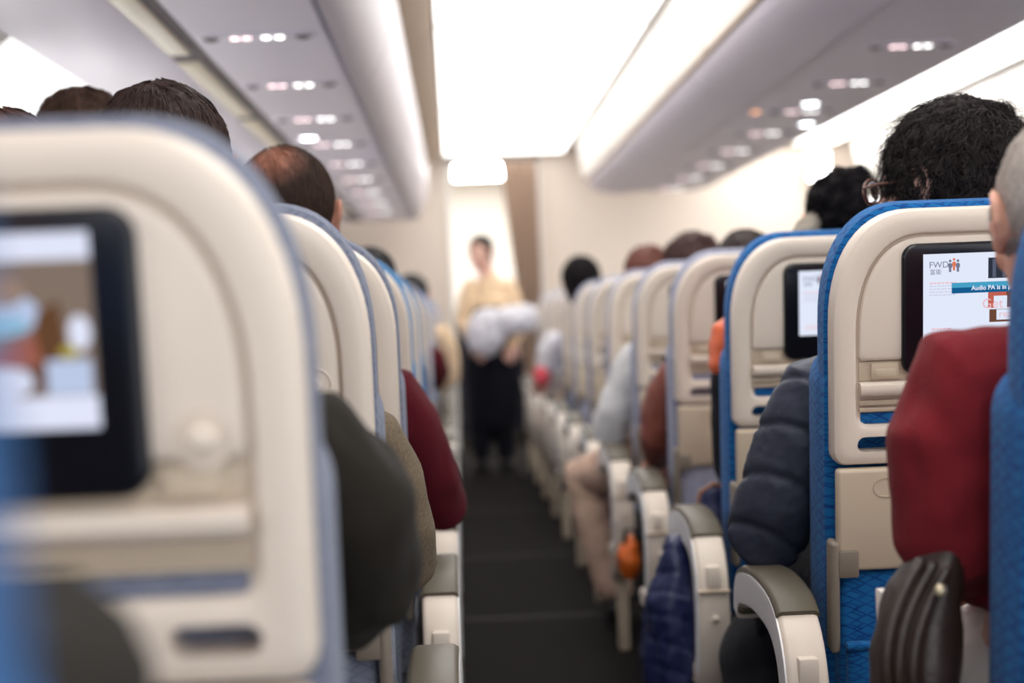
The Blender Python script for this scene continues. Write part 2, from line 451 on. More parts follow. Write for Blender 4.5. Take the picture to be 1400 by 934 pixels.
def make_seat(sgn, fab, armrest=True):
    """sgn -1: aisle on its -x side"""
    root = empty('airline_seat', (0, 0, 0))
    # shell: rounded frame, groove, recessed inner field
    W, TOP, BOT, AX, AY = .23, 1.135, .773, .118, .165
    def O(i, bot=None, rb=.018): return outline(W - i, TOP - i, (BOT + i) if bot is None else bot, AX - i * .6, AY - i * .6, rb)
    g = G()
    g.loft([ring3(O(.012), .040), ring3(O(.003), .038), ring3(O(0), .031), ring3(O(0), .010), ring3(O(.0025), .004), ring3(O(.008), .0008), ring3(O(.014), 0),
            ring3(O(.029, .822), 0), ring3(O(.0325, .826), .0018), ring3(O(.034, .829), .007), ring3(O(.0365, .831), .0125)])
    me = bpy.data.meshes.new('s'); me.from_pydata(g.v, [], g.f)
    so = bpy.data.objects.new('s', me); COL.objects.link(so)
    c = G()
    for sx in (-1, 1): c.loft([ring3(stadium(sx * .165, .803, .062, .023), -.02), ring3(stadium(sx * .165, .803, .062, .023), .06)])
    c.loft([ring3(stadium(.095, .803, .014, .0139), -.02), ring3(stadium(.095, .803, .014, .0139), .06)])
    mc = bpy.data.meshes.new('c'); mc.from_pydata(c.v, [], c.f)
    for m_ in (me, mc):
        bm = bmesh.new(); bm.from_mesh(m_); bmesh.ops.recalc_face_normals(bm, faces=bm.faces); bm.to_mesh(m_); bm.free()
    co = bpy.data.objects.new('c', mc); COL.objects.link(co)
    md = so.modifiers.new('b', 'BOOLEAN'); md.object = co; md.operation = 'DIFFERENCE'; md.solver = 'EXACT'
    dg = bpy.context.evaluated_depsgraph_get(); m2 = bpy.data.meshes.new_from_object(so.evaluated_get(dg))
    bpy.data.objects.remove(so); bpy.data.objects.remove(co)
    for v in m2.vertices: v.co = tilt(v.co)
    m2.polygons.foreach_set('use_smooth', [True] * len(m2.polygons)); m2.set_sharp_from_angle(angle=math.radians(35))
    shell = tomesh('back_shell', m2, M['beige'], root)
    # upper panel inside the frame
    g = G(); i = .0385
    def OI(k, b): return outline(W - i - k, TOP - i - k, b + k, AX - .024 - k * .5, AY - .024 - k * .5, .006)
    g.loft([ring3(OI(0, .923), .014), ring3(OI(0, .923), .0065), ring3(OI(.002, .923), .004), ring3(OI(.006, .923), .003)])
    cut = G(); cut.loft([[(.165 + .0195 * math.cos(2 * PI * k / 28), d, .937 + .0195 * math.sin(2 * PI * k / 28)) for k in range(28)] for d in (-.02, .05)])
    ob = []
    for q in (g, cut):
        me_ = bpy.data.meshes.new('q'); me_.from_pydata(q.v, [], q.f); bm = bmesh.new(); bm.from_mesh(me_); bmesh.ops.recalc_face_normals(bm, faces=bm.faces); bm.to_mesh(me_); bm.free()
        o_ = bpy.data.objects.new('q', me_); COL.objects.link(o_); ob.append(o_)
    md = ob[0].modifiers.new('b', 'BOOLEAN'); md.object = ob[1]; md.operation = 'DIFFERENCE'; md.solver = 'EXACT'
    m3 = bpy.data.meshes.new_from_object(ob[0].evaluated_get(bpy.context.evaluated_depsgraph_get()))
    for o_ in ob: bpy.data.objects.remove(o_)
    for v in m3.vertices: v.co = tilt(v.co)
    m3.polygons.foreach_set('use_smooth', [True] * len(m3.polygons)); m3.set_sharp_from_angle(angle=math.radians(35)); tomesh('back_panel', m3, M['beige'], root)
    # latch panel with a recessed catch
    g = G(); iw = W - i
    g.rbox((-iw, .009, .894), (iw, .014, .9215), .0015); g.xf(tilt); lp = g.build('latch_panel', M['beige2'], root)
    for sx in (-1, 1):
        g = G()
        x0, x1 = sx * .155 - .02, sx * .155 + .02
        g.rbox((x0, .004, .8965), (x1, .0095, .9195), .002); g.rbox((x0 + .005, .0025, .899), (x1 - .005, .006, .911), .0015)
        g.xf(tilt).build('catch', M['beige2'], lp)
    # shelf lip, two louvres and the cloth seen through the slot
    g = G(); prof = [(.0135, .8925), (.002, .892), (-.004, .889), (-.0055, .883), (-.004, .876), (.0, .8725), (.0135, .872)]
    g.loft([[(-iw, d, v) for d, v in prof], [(iw, d, v) for d, v in prof]]); g.xf(tilt).build('shelf_lip', M['beige'], root)
    g = G()
    g.rbox((-iw, .005, .8585), (iw, .0135, .8665), .002); g.rbox((-iw, .006, .849), (iw, .0135, .8555), .002)
    g.xf(tilt).build('louvre', M['beige2'], root)
    g = G(); g.rbox((-iw + .003, .0105, .8315), (iw - .003, .013, .8475), .001); g.xf(tilt).build('cloth_slot', fab, root)
    # screen
    g = G()
    def B(k): 
        o = stadium(0, 0, 1, 1); hw, hh, r = .132 - k, .093 - k, .02 - k * .5
        out = []
        for a0, cx, cy in ((180, -1, -1), (270, 1, -1), (0, 1, 1), (90, -1, 1)):
            for q in range(6):
                a = math.radians(a0 + 90 * q / 5); out.append((cx * (hw - r) + r * math.cos(a), .994 + cy * (hh - r) + r * math.sin(a)))
        return out
    g.loft([ring3(B(0), .006), ring3(B(0), .0), ring3(B(.0015), -.0025), ring3(B(.004), -.0035)])
    bz = g.xf(tilt).build('screen_bezel', M['black'], root)
    link('screen', screen_mesh('off'), bz)
    # coat hook: dished ring with a round knob
    g = G(); cx, cv = .165, .937
    prof = [(.0205, .0035), (.0205, .0022), (.0188, .0016), (.017, .0045), (.014, .0085), (.010, .0108), (.001, .0115)]
    def lathe(pr): return [[(cx + r * math.cos(2 * PI * k / 24), d, cv + r * math.sin(2 * PI * k / 24)) for k in range(24)] for r, d in pr]
    g.loft(lathe(prof)); hk = g.xf(tilt).build('coat_hook', M['beige'], root)
    g = G(); g.loft(lathe([(.0070, .0112), (.0075, .004), (.0092, .0), (.0092, -.005), (.0080, -.0072), (.005, -.0086), (.0015, -.009)])); g.xf(tilt).build('knob', M['beige'], hk)
    # tray table with corner blocks and label
    g = G(); g.rbox((-.226, -.006, .62), (.226, .016, .769), .006, 3); tr = g.xf(tilt).build('tray_table', M['beige2'], root)
    for sx in (-1, 1):
        g = G(); x0, x1 = (-.2265, -.197) if sx < 0 else (.197, .2265)
        g.rbox((x0, -.012, .612), (x1, .012, .652), .003); g.xf(tilt).build('corner_block', M['grey'], tr)
        g = G(); g.rbox((sx * .231 - .007, -.012, .50), (sx * .231 + .007, .022, .665), .006, 3); g.xf(tilt).build('tray_arm', M['grey'], root)
    g = G(); a = stadium(-.095, .742, .160, .029); b = stadium(-.095, .742, .156, .025)
    g.loft([ring3(a, -.0055), ring3(a, -.0072), ring3(b, -.0072), ring3(b, -.0062)]); lb = g.xf(tilt).build('label_plate', M['beige2'], tr)
    g = G()
    for s_, y_, z_ in (('請繫好安全帶', .7435, .0095), ('Fasten seat belt while seated', .733, .0088)):
        vs, fs = text_geo(s_, z_, 'CENTER'); g.add([(-.095 + v[0], -.0066, y_ + v[1]) for v in vs], fs)
    g.xf(tilt).build('label_print', M['text'], lb, smooth=False, normals=False)
    # cloth: back cushion, bolsters, headrest
    g = G()
    def C(k, bot, top): return outline(.2325 - k, top - k, bot + k, .12, .17, .02)
    g.loft([ring3(C(.012, .60, 1.139), .036), ring3(C(0, .60, 1.141), .046), ring3(C(-.001, .60, 1.142), .08), ring3(C(.006, .60, 1.14), .105), ring3(C(.03, .60, 1.13), .122), ring3(C(.06, .6, 1.11), .125)])
    g.xf(tilt).build('headrest', fab, root)
    g = G()
    def Bo(k, e): return outline(.2375 - k, .925 - k, .40 + k, .04, .05, .03)
    g.loft([ring3(Bo(.02, 0), .034), ring3(Bo(.004, 0), .042), ring3(Bo(0, 0), .07), ring3(Bo(.0, 0), .12), ring3(Bo(.012, 0), .15), ring3(Bo(.04, 0), .158), ring3(Bo(.09, 0), .14)])
    g.xf(tilt).build('back_cushion', fab, root)
    g = G(); g.rbox((-.222, .004, .44), (.222, .06, .618), .012, 3); g.xf(tilt); lw = g.build('lower_back', fab, root)
    g = G(); g.rbox((-.215, -.02, .38), (.215, .01, .515), .012, 3); g.rbox((-.218, -.024, .507), (.218, -.006, .519), .005, 2); g.xf(tilt); g.build('seat_pocket', fab, root)
    g = G(); g.rbox((-.228, .16, .375), (.228, .62, .475), .035, 4); g.build('seat_cushion', fab, root)
    g = G(); g.rbox((-.225, .10, .335), (.225, .60, .385), .01); g.build('seat_pan', M['dark'], root)
    for sx in (-1, 1):
        g = G(); g.rbox((sx * .17 - .018, .14, 0), (sx * .17 + .018, .18, .34), .006); g.rbox((sx * .17 - .018, .50, 0), (sx * .17 + .018, .54, .34), .006); g.rbox((sx * .17 - .02, .12, 0), (sx * .17 + .02, .56, .025), .006)
        g.build('leg', M['dark'], root)
    # aisle armrest
    full, rings, xc, XW = armrest_geo(sgn)
    g = G(); g.loft(rings(full, XW)); ar = g.build('armrest', M['beige'], root, angle=50)
    gs = G(); gs.loft(rings([(y, z, h * .86) for y, z, h in full[1:31]], XW))
    gs.xf(lambda v: Vector((xc + (v.x - xc) * .06 + sgn * (XW + .0008), v.y, v.z))); gs.build('side_cover', M['cover'], ar, angle=50)
    top = [q for q in full[2:18]]
    g = G(); g.loft(rings([(y, z, .006) for y, z, h in top], XW + .001, lift=-.0))
    # move the pad to the outer edge of the arm
    g2 = G(); seq = [(y, z, h) for y, z, h in top]; rr = []
    for i_, (y, z, h) in enumerate(seq):
        a = seq[max(i_ - 1, 0)]; b = seq[min(i_ + 1, len(seq) - 1)]
        d = Vector((b[0] - a[0], b[1] - a[1])).normalized(); n = Vector((d.y, -d.x)); 
        if n.y < 0 and abs(d.x) > .5: n = -n
        if n.x > 0 and abs(d.y) > .7: n = -n
        ring = []
        for px, pn in ((-XW - .0015, h - .005), (-XW - .001, h + .003), (-XW + .006, h + .007), (XW - .006, h + .007), (XW + .001, h + .003), (XW + .0015, h - .005)):
            ring.append((xc + px, y + n.x * pn, z + n.y * pn))
        rr.append(ring)
    g2.loft(rr); g2.build('armrest_pad', M['pad'], ar, angle=60)
    g = G(); g.ell((xc, -.063, .455), (.0075, .006, .0075)); g.build('pin', M['beige'], ar)
    g = G(); g.rbox((xc - .014, -.062, .512), (xc + .014, -.03, .553), .004); g.build('hinge_cover', M['beige'], ar)
    g = G(); g.rbox((xc - .03, -.066, .503), (xc + .03, -.02, .509), .002); g.build('joint_band', M['beige2'], ar)
    g = G(); g.rbox((xc + sgn * .004 - .026, .07, .305), (xc + sgn * .004 + .026, .14, .345), .008, 3); g.rbox((xc - .02, .02, .27), (xc + .02, .10, .32), .006); g.build('bracket', M['beige'], ar)
    dz = .03 if sgn < 0 else .05; ar.location.z = -dz
    g = G(); g.rbox((xc - .016, .06, dz), (xc + .016, .11, .29), .006); g.build('armrest_post', M['beige2'], ar)
    return root

FABPARTS = {'headrest', 'back_cushion', 'lower_back', 'seat_pocket', 'seat_cushion', 'cloth_slot'}
def base(n): return n.split('.')[0]
protoR = make_seat(-1, M['blue']); protoL = make_seat(1, M['slate'])
FABCACHE = {}
def place_seat(proto, first, x, y, fab, label, group=None, screen='off', yaw=0):
    o = proto if first else copy_tree(proto)
    o.location = (x, y, 0); o.rotation_euler = (0, 0, yaw); tag(o, label, 'seat', group)
    for ch in o.children:
        if base(ch.name) in FABPARTS:
            key = (ch.data.name if base(ch.data.name) else ch.name, fab)
            src = ch.data
            if src.materials[0] != M[fab]:
                k = (base(ch.name), proto.name, fab)
                if k not in FABCACHE:
                    mcopy = src.copy(); mcopy.materials.clear(); mcopy.materials.append(M[fab]); FABCACHE[k] = mcopy
                ch.data = FABCACHE[k]
        if base(ch.name) == 'screen_bezel':
            for s in ch.children: s.data = screen_mesh(screen)
    return o

RX, LX, PITCH = .760, -.328, .8
ordinal = ['', 'nearest', 'second', 'third', 'fourth', 'fifth', 'sixth', 'seventh', 'eighth', 'ninth', 'tenth', 'eleventh', 'twelfth', 'thirteenth', 'fourteenth']
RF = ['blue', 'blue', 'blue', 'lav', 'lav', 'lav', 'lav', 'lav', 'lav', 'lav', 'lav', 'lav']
RL = {0: 'bright blue seat holding the grey-haired person in the red sweater',
      1: 'blue-edged seat with lit advert screen ahead of the red sweater, full back in view',
      2: 'blue-edged seat partly covered by the dark puffer jacket, advert screen lit',
      3: 'beige seat with pale blue edge behind the orange shoulder, bluish screen glow',
      4: 'beige seat beside the rust-brown sleeve, dark screen edge just showing',
      5: 'beige seat back just beyond the pale grey sleeve'}
for k in range(12):
    D = 1.4 + PITCH * k
    lab = RL.get(k, 'small blurred beige seat, %s from the far end of the row with lit screens' % ordinal[12 - k] if k < 11 else 'last small blurred seat beside the far curtain, in the row with lit screens')
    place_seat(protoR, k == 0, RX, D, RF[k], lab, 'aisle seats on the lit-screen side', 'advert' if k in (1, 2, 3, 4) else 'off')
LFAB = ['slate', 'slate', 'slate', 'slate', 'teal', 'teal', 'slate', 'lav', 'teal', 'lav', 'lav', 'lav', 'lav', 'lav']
LL = {0: 'heavily blurred blue seat edge closest to the camera',
      1: 'large blurred beige seat back with a film playing on its screen',
      2: 'cream seat back with round knob, in front of the person with thinning hair',
      3: 'cream seat whose slate edge meets the brown tweed sleeve',
      4: 'cream seat with light blue edge ahead of the dark red sleeve'}
for k in range(14):
    D = .2 + PITCH * k
    lab = LL.get(k, 'narrow blurred seat edge, %s from the far end of the row with the film screen' % ordinal[14 - k] if k < 13 else 'last narrow seat edge beside the attendant, in the row with the film screen')
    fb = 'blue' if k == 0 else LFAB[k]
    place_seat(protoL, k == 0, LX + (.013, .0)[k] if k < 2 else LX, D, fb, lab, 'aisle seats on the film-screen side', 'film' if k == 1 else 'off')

for src, xs, rows in ((protoL, LX - .46, (1.0, 1.8, 2.6)), (protoR, RX + .46, (2.2, 3.0))):
    for D in rows:
        o = src.copy(); COL.objects.link(o); o.location = (xs, D, 0)
        tag(o, 'airline seat one place in from the aisle, hidden behind the aisle seats', 'seat', 'seats hidden behind the aisle seats')
        for ch in list(src.children):
            if base(ch.name) == 'armrest': continue
            copy_tree(ch, o)
# ------------------------------------------------------------------ cabin shell
Y0, YB, YG = -.3, 12.0, 14.6
CE = 2.25
struct('floor', G().rbox((-1.6, Y0, -.06), (5.1, YG, 0), 0), M['floor'])
g = G()
for y in (3.0, 5.25, 6.6, 8.2, 9.9): g.rbox((-.06, y, 0), (.5, y + .02, .002), 0)
struct('trim_1', g, M['strip'])
g = G().rbox((-1.6, Y0, CE), (5.1, YB, CE + .05), 0); struct('ceiling', g, M['white'])
LZ = 1.737
wl = [(-1.04, 1.765), (-1.12, 1.70), (-1.19, 1.61), (-1.245, 1.48), (-1.27, 1.32), (-1.28, 1.1), (-1.27, .6), (-1.22, 0)]
struct('wall_left', sheet(list(reversed(wl)), Y0, YB, .03), M['white'])
struct('wall_right', sheet([(4.55, 0), (4.6, .6), (4.6, 1.2), (4.5, 1.6), (4.35, 1.9), (4.3, CE)], Y0, YB, -.03), M['white'])
# far bulkhead with the galley opening
g = G(); OX0, OX1, OZ = .0, .665, 2.17
g.rbox((-1.6, YB, 0), (OX0, YB + .06, CE + .05), 0); g.rbox((OX1, YB, 0), (5.1, YB + .06, CE + .05), 0); g.rbox((OX0, YB, OZ), (OX1, YB + .06, CE + .05), 0)
struct('wall_back', g, M['wall'])
g = G(); g.rbox((OX0 - .03, YB - .015, 0), (OX0, YB + .07, OZ + .03), .004); g.rbox((OX1, YB - .015, 0), (OX1 + .03, YB + .07, OZ + .03), .004); g.rbox((OX0 - .03, YB - .015, OZ), (OX1 + .03, YB + .07, OZ + .03), .004)
struct('trim_2', g, M['white'])
g = G(); g.rbox((-.75, YB + .06, 0), (-.7, YG, 2.3), 0); g.rbox((1.3, YB + .06, 0), (1.35, YG, 2.3), 0); g.rbox((-.75, YG, 0), (1.35, YG + .05, 2.3), 0)
struct('wall_galley', g, M['white'])
struct('ceiling_galley', G().rbox((-.75, YB + .06, 2.26), (1.35, YG, 2.31), 0), M['white'])

def lamp(name, lo, hi, m, label, cat, frame_m):
    c = ((lo[0] + hi[0]) / 2, (lo[1] + hi[1]) / 2, lo[2]); r = empty(name, c, label, cat)
    L = [lo[i] - c[i] for i in range(3)]; H = [hi[i] - c[i] for i in range(3)]
    g = G(); w = .012
    g.rbox((L[0] - w, L[1] - w, L[2] - .002), (L[0], H[1] + w, H[2]), .002); g.rbox((H[0], L[1] - w, L[2] - .002), (H[0] + w, H[1] + w, H[2]), .002)
    g.rbox((L[0], L[1] - w, L[2] - .002), (H[0], L[1], H[2]), .002); g.rbox((L[0], H[1], L[2] - .002), (H[0], H[1] + w, H[2]), .002)
    g.build('lamp_frame', frame_m, r)
    G().rbox(L, H, .003).build('diffuser', m, r); return r

names = ['behind the camera end of the aisle', 'nearest stretch in view', 'middle stretch', 'far stretch', 'last stretch before the galley']
for i, (a, b) in enumerate(((-.25, 1.4), (1.45, 3.95), (4.0, 6.6), (6.65, 9.25), (9.3, 11.9))):
    lamp('ceiling_light', (-.03, a, CE - .022), (.86, b, CE - .002), E_ceil, 'wide glowing white ceiling panel over the aisle, ' + names[i], 'light', M['white'])
for i, (a, b) in enumerate(((-.25, 5.3), (5.4, 11.9))):
    lamp('ceiling_light', (2.0, a, CE - .022), (2.93, b, CE - .002), E_ceil2, 'glowing ceiling panel over the second aisle, ' + ('near half' if i == 0 else 'far half'), 'light', M['white'])
lamp('galley_light', (.04, 12.2, 2.22), (.46, 13.9, 2.255), E_gal, 'bright oval-looking lamp above the galley entrance behind the attendant', 'light', M['white'])

# window-side bins: units with a curved door, and the flat service underside
def bin_unit(prof_body, prof_door, y0, y1, label, group, mb, md, hx, hz):
    r = empty('overhead_bin', (0, y0, 0), label, 'overhead bin', group)
    g = extrude_y(prof_body, 0, y1 - y0 - .006); g.build('bin_body', mb, r, angle=30)
    d = sheet(prof_door, .004, y1 - y0 - .012, .012).build('bin_door', md, r, angle=30)
    g = G()
    for q in (.5,):
        L = y1 - y0
        for s in (.18, .82): g.rbox((hx - .012, L * s - .05, hz - .012), (hx + .012, L * s + .05, hz + .012), .005)
    g.build('latch', M['gap'], d)
    return r
bodyL = [(-.63, LZ), (-.30, LZ), (-.28, 1.755), (-.225, 1.85), (-.2, 1.95), (-.19, 2.06), (-.19, 2.12), (-.63, 2.12)]
doorL = [(-.284, LZ + .002), (-.255, 1.752), (-.222, 1.788), (-.192, 1.85), (-.174, 1.93), (-.166, 2.01), (-.168, 2.11)]
for i, (a, b) in enumerate(((.1, 2.5), (2.5, 4.9), (4.9, 7.3), (7.3, 9.7), (9.7, 11.6))):
    bin_unit(bodyL, list(reversed(doorL)), a, b, ('pale lilac bin above the film-screen seats, %s from the far wall' % ordinal[5 - i]) if i < 4 else 'pale lilac bin above the film-screen seats, ending at the far wall', 'bins over the film-screen seats', M['bin'], M['binD'], -.166, 2.09)
struct('trim_3', sheet([(-.055, CE), (-.075, 2.2), (-.172, 2.118)], .1, 11.6, .02), M['gap'])  # brown seal band, its colour also painting the shade of the gap
struct('trim_4', G().rbox((-1.06, .1, LZ), (-.735, 11.6, LZ + .03), .004), M['bin'])
rail = struct('trim_5', G().rbox((-.735, .1, LZ + .006), (-.63, 11.6, LZ + .04), .0), M['line'])
for i in range(9):
    y = .55 + 1.28 * i
    if y + 1.1 > 11.6: break
    G().rbox((-.732, y, LZ - .004), (-.672, y + 1.13, LZ + .012), .006, 3).build('lens', M['lens'], rail)
E_winl = emit('added_window_fill_near', (1, .99, .98, 1), 14)  # glow added as fill, from windows out of view
E_win = emit('added_window_fill', (1, .99, .98, 1), 22)
for side, xw in ((-1, -1.262), (1, 4.585)):  # unseen windows, glowing panes added to brighten the bin undersides
    for k in range(9):
        y = .6 + 1.25 * k; n = 6
        wnd = G(); wnd.loft([[(xw + side * 0 - side * dx, y + .115 * math.copysign(abs(math.cos(2 * PI * q / 28)) ** .6, math.cos(2 * PI * q / 28)) * s_, 1.14 + .17 * math.copysign(abs(math.sin(2 * PI * q / 28)) ** .6, math.sin(2 * PI * q / 28)) * s_) for q in range(28)] for s_, dx in ((1.25, -.01), (1.25, .012), (1.12, .02), (1.0, .005))], cap0=False, cap1=False)
        wo = tag(wnd.build('window_%d' % (k + 1 + (9 if side > 0 else 0)), M['white']), kind='structure')
        pn = G(); pn.loft([[(xw - side * dx, y + .115 * math.copysign(abs(math.cos(2 * PI * q / 28)) ** .6, math.cos(2 * PI * q / 28)), 1.14 + .17 * math.copysign(abs(math.sin(2 * PI * q / 28)) ** .6, math.sin(2 * PI * q / 28))) for q in range(28)] for dx in (.004, .008)])
        pn.build('fill_pane', E_win if side > 0 else E_winl, wo)
for i in range(1):
    w = G(); pr = [(-1.052, 1.752), (-1.105, 1.705), (-1.155, 1.65), (-1.195, 1.585), (-1.225, 1.5), (-1.245, 1.4), (-1.255, 1.25)]
    o = sheet(list(reversed(pr)), 3.95, 7.6, .008).build('sidewall_light', E_wall, None, angle=60)
    tag(o, 'glowing white curved light panel on the side wall above the dark-haired heads', 'light')

# centre bins over the lit-screen side
RZ = 1.83
bodyR = [(1.20, RZ), (1.70, RZ), (1.80, 1.85), (1.87, 1.92), (1.90, 2.05), (1.90, CE), (1.0, CE), (.98, 2.0), (1.0, 1.9), (1.08, 1.86)]
doorR = [(1.20, RZ - .002), (1.10, RZ + .008), (1.02, RZ + .028), (.97, 1.885), (.953, 1.91), (.95, 1.925)]
topR = [(.935, 1.925), (.915, 1.98), (.90, 2.08), (.895, CE)]
for i, (a, b) in enumerate(((1.1, 3.6), (3.6, 6.1), (6.1, 8.6), (8.6, 10.9))):
    bin_unit(bodyR, doorR, a, b, ('lilac grey bin above the lit-screen seats, %s from the far wall' % ordinal[4 - i]) if i < 3 else 'lilac grey bin above the lit-screen seats, ending at the far wall', 'bins over the lit-screen seats', M['binR'], M['binR'], .94, 1.925)
struct('trim_6', sheet(topR, 1.1, 10.9, -.02), M['white'])
struct('trim_7', sheet([(.955, 1.925), (.93, 1.93)], 1.1, 10.9, .02), M['gap'])  # strip coloured brown to paint the shaded gap above the doors
# bins of the far window block across the second aisle
for i, (a, b) in enumerate(((2.0, 5.2), (5.2, 8.4), (8.4, 11.6))):
    bin_unit([(3.35, 1.73), (4.2, 1.73), (4.3, 2.2), (3.0, 2.2), (3.05, 1.95), (3.2, 1.8)], [(3.35, 1.728), (3.18, 1.785), (3.04, 1.95), (2.99, 2.2)], a, b,
             ['near', 'middle', 'far'][i] + ' white bin across the second aisle, washed out by light', 'bins across the second aisle', M['white'], M['white'], 3.0, 2.15)

# passenger service units
def make_psu():
    r = empty('service_unit', (0, 0, 0))
    g = G(); o = stadium(0, 0, .30, .10)
    g.loft([[(u, v, .004) for u, v in o], [(u, v, -.003) for u, v in o], [(u * .98, v * .95, -.005) for u, v in o]]); g.build('housing', M['bin'], r)
    for k, (x, m) in enumerate(((-.056, E_signp), (-.026, E_signp), (.022, E_signw), (.056, E_signw))):
        G().rbox((x - .010, -.008, -.0085), (x + .010, .008, -.004), .003).build('sign_light', m, r)
    for x in (-.115, .115):
        g = G(); n = 20
        g.loft([[(x + q * math.cos(2 * PI * k / n), q * math.sin(2 * PI * k / n), z) for k in range(n)] for q, z in ((.022, -.004), (.02, -.008), (.012, -.0085), (.010, -.012), (.004, -.0125))])
        g.build('air_nozzle', M['line'], r)
    return r
psu = make_psu()
i = 0
for k in range(9):
    y = 4.0 + .815 * k
    if y > 11.2: break
    o = psu if i == 0 else copy_tree(psu); i += 1
    o.location = (-.468, y, LZ); tag(o, 'row of small lit signs under the film-screen side bins, %s from the camera' % ordinal[k + 1], 'service unit', 'service units under the film-screen side bins')
for k in range(8):
    y = 5.05 + .8 * k
    if y > 10.8: break
    o = copy_tree(psu); o.location = (1.50, y, RZ); tag(o, 'row of small lit signs under the lit-screen side bins, %s from the camera' % ordinal[k + 1], 'service unit', 'service units under the lit-screen side bins')
def reading_light(p, z, m, label, rad=.035):
    r = empty('reading_light', (p[0], p[1], z), label, 'reading light'); n = 24
    g = G(); g.loft([[(q * math.cos(2 * PI * k / n), q * math.sin(2 * PI * k / n), h) for k in range(n)] for q, h in ((rad + .012, .002), (rad + .01, -.006), (rad, -.008), (rad, -.004))]); g.build('lamp_ring', M['bin'], r)
    g = G(); g.ell((0, 0, -.003), (rad, rad, .007)); g.build('lamp_lens', m, r)
def at_z(px, py, z):
    v = R_wc @ Vector((px - 700, 467 - py, -F)); v = v * ((z - CAMZ) / v.z); return (v.x, v.y)
reading_light(at_z(422, 187, LZ), LZ, E_read, 'bright round reading lamp under the film-screen side bins')
reading_light(at_z(1108, 140, RZ), RZ, E_read, 'bright reading lamp under the lit-screen side bins, nearer of the two')
reading_light(at_z(1103, 168, RZ), RZ, E_read, 'bright reading lamp under the lit-screen side bins, farther of the two')
reading_light(at_z(1033, 151, RZ), RZ, E_call, 'glowing orange call lamp under the lit-screen side bins', .024)
p = P(1120, 225, 11.8)  # bright spot, built as a small glowing block
w = empty('bright_spot', p, 'small glowing spot on the far wall above the black-haired head', 'light')
G().rbox((-.075, 0, -.11), (.075, .03, .09), .03, 4).build('diffuser', E_gal, w)
G().rbox((-.085, .02, -.12), (.085, .16, .1), .02, 3).build('lamp_frame', M['white'], w)

# curtain at the galley opening
g = G(); rows = []
for i in range(26):
    s = i / 25; z = 2.17 - 1.95 * s
    xl = .385 + .14 * min(1, s * 1.6) - .02 * math.sin(s * 3); xr = .66
    ring = []
    for j in range(61):
        q = j / 60; ring.append((xl + (xr - xl) * q, 11.90 + .025 * math.sin(q * 2 * PI * 5.5 + .4 * math.sin(s * 4)), z))
    rows.append(ring)
back = [[(x, y + .006, z) for x, y, z in r] for r in rows]
g.loft([a + list(reversed(b)) for a, b in zip(rows, back)])
cu = empty('curtain', (.55, 11.9, 0), 'brown beige curtain drawn aside at the galley opening', 'curtain')
g.xf(lambda v: v - Vector((.55, 11.9, 0))); g.build('drape', M['curtain'], cu, angle=None)
G().tube([(-.56, 0, 2.185), (.12, 0, 2.185)], [.01, .01]).build('curtain_rail', M['dark'], cu)

# dark galley cart behind the attendant
ca = empty('galley_cart', (.33, 12.9, 0), 'dark galley cart standing in the shadow behind the attendant', 'cart')
mcart = mat('dark_cart_panel', srgb(40, 40, 52), .5)
G().rbox((-.33, -.3, .08), (.33, .3, 1.02), .01).build('cart_body', mcart, ca)
G().rbox((-.33, -.31, 1.02), (.33, .31, 1.05), .008).build('cart_top', M['dark'], ca)
for sx in (-1, 1):
    for sy in (-1, 1): G().tube([(sx * .26 - .015, sy * .25, .04), (sx * .26 + .015, sy * .25, .04)], [.038, .038]).build('caster', M['dark'], ca)

# ------------------------------------------------------------------ people
def N(v, s): return noise.noise(v * s)
def rotm(yaw, pitch=0, tiltz=0):
    return Matrix.Rotation(yaw, 3, 'Z') @ Matrix.Rotation(pitch, 3, 'X') @ Matrix.Rotation(tiltz, 3, 'Y')

def hand_geo(g, w, d, palm, side):
    """palm with five separate bent fingers; w wrist, d pointing direction, palm the palm's facing normal"""
    d = Vector(d).normalized(); palm = Vector(palm); palm = (palm - d * palm.dot(d)).normalized(); x = d.cross(palm) * side
    w = Vector(w)
    R = Matrix((x, d, palm)).transposed()
    g.ell(w + d * .045, (.041, .052, .016), R)
    g.tube([w - d * .03, w + d * .015], [(.026, .02), (.03, .019)], 10)
    for k, (off, L) in enumerate(((-.030, .066), (-.010, .076), (.010, .071), (.029, .056))):
        b = w + d * (.083 - .004 * abs(k - 1)) + x * off
        p1 = b + (d * .9 + palm * .25) * L * .42; p2 = p1 + (d * .55 + palm * .75) * L * .33; p3 = p2 + (d * .15 + palm * .95) * L * .27
        g.tube([b - d * .02, b, p1, p2, p3], [.0095, .0092, .0085, .0078, .0066], 8)
    b = w + d * .03 - x * .036
    g.tube([b + x * .012 - d * .01, b + d * .012 - x * .012 + palm * .008, b + d * .042 - x * .022 + palm * .02, b + d * .062 - x * .018 + palm * .034], [.014, .0125, .0105, .008], 8)

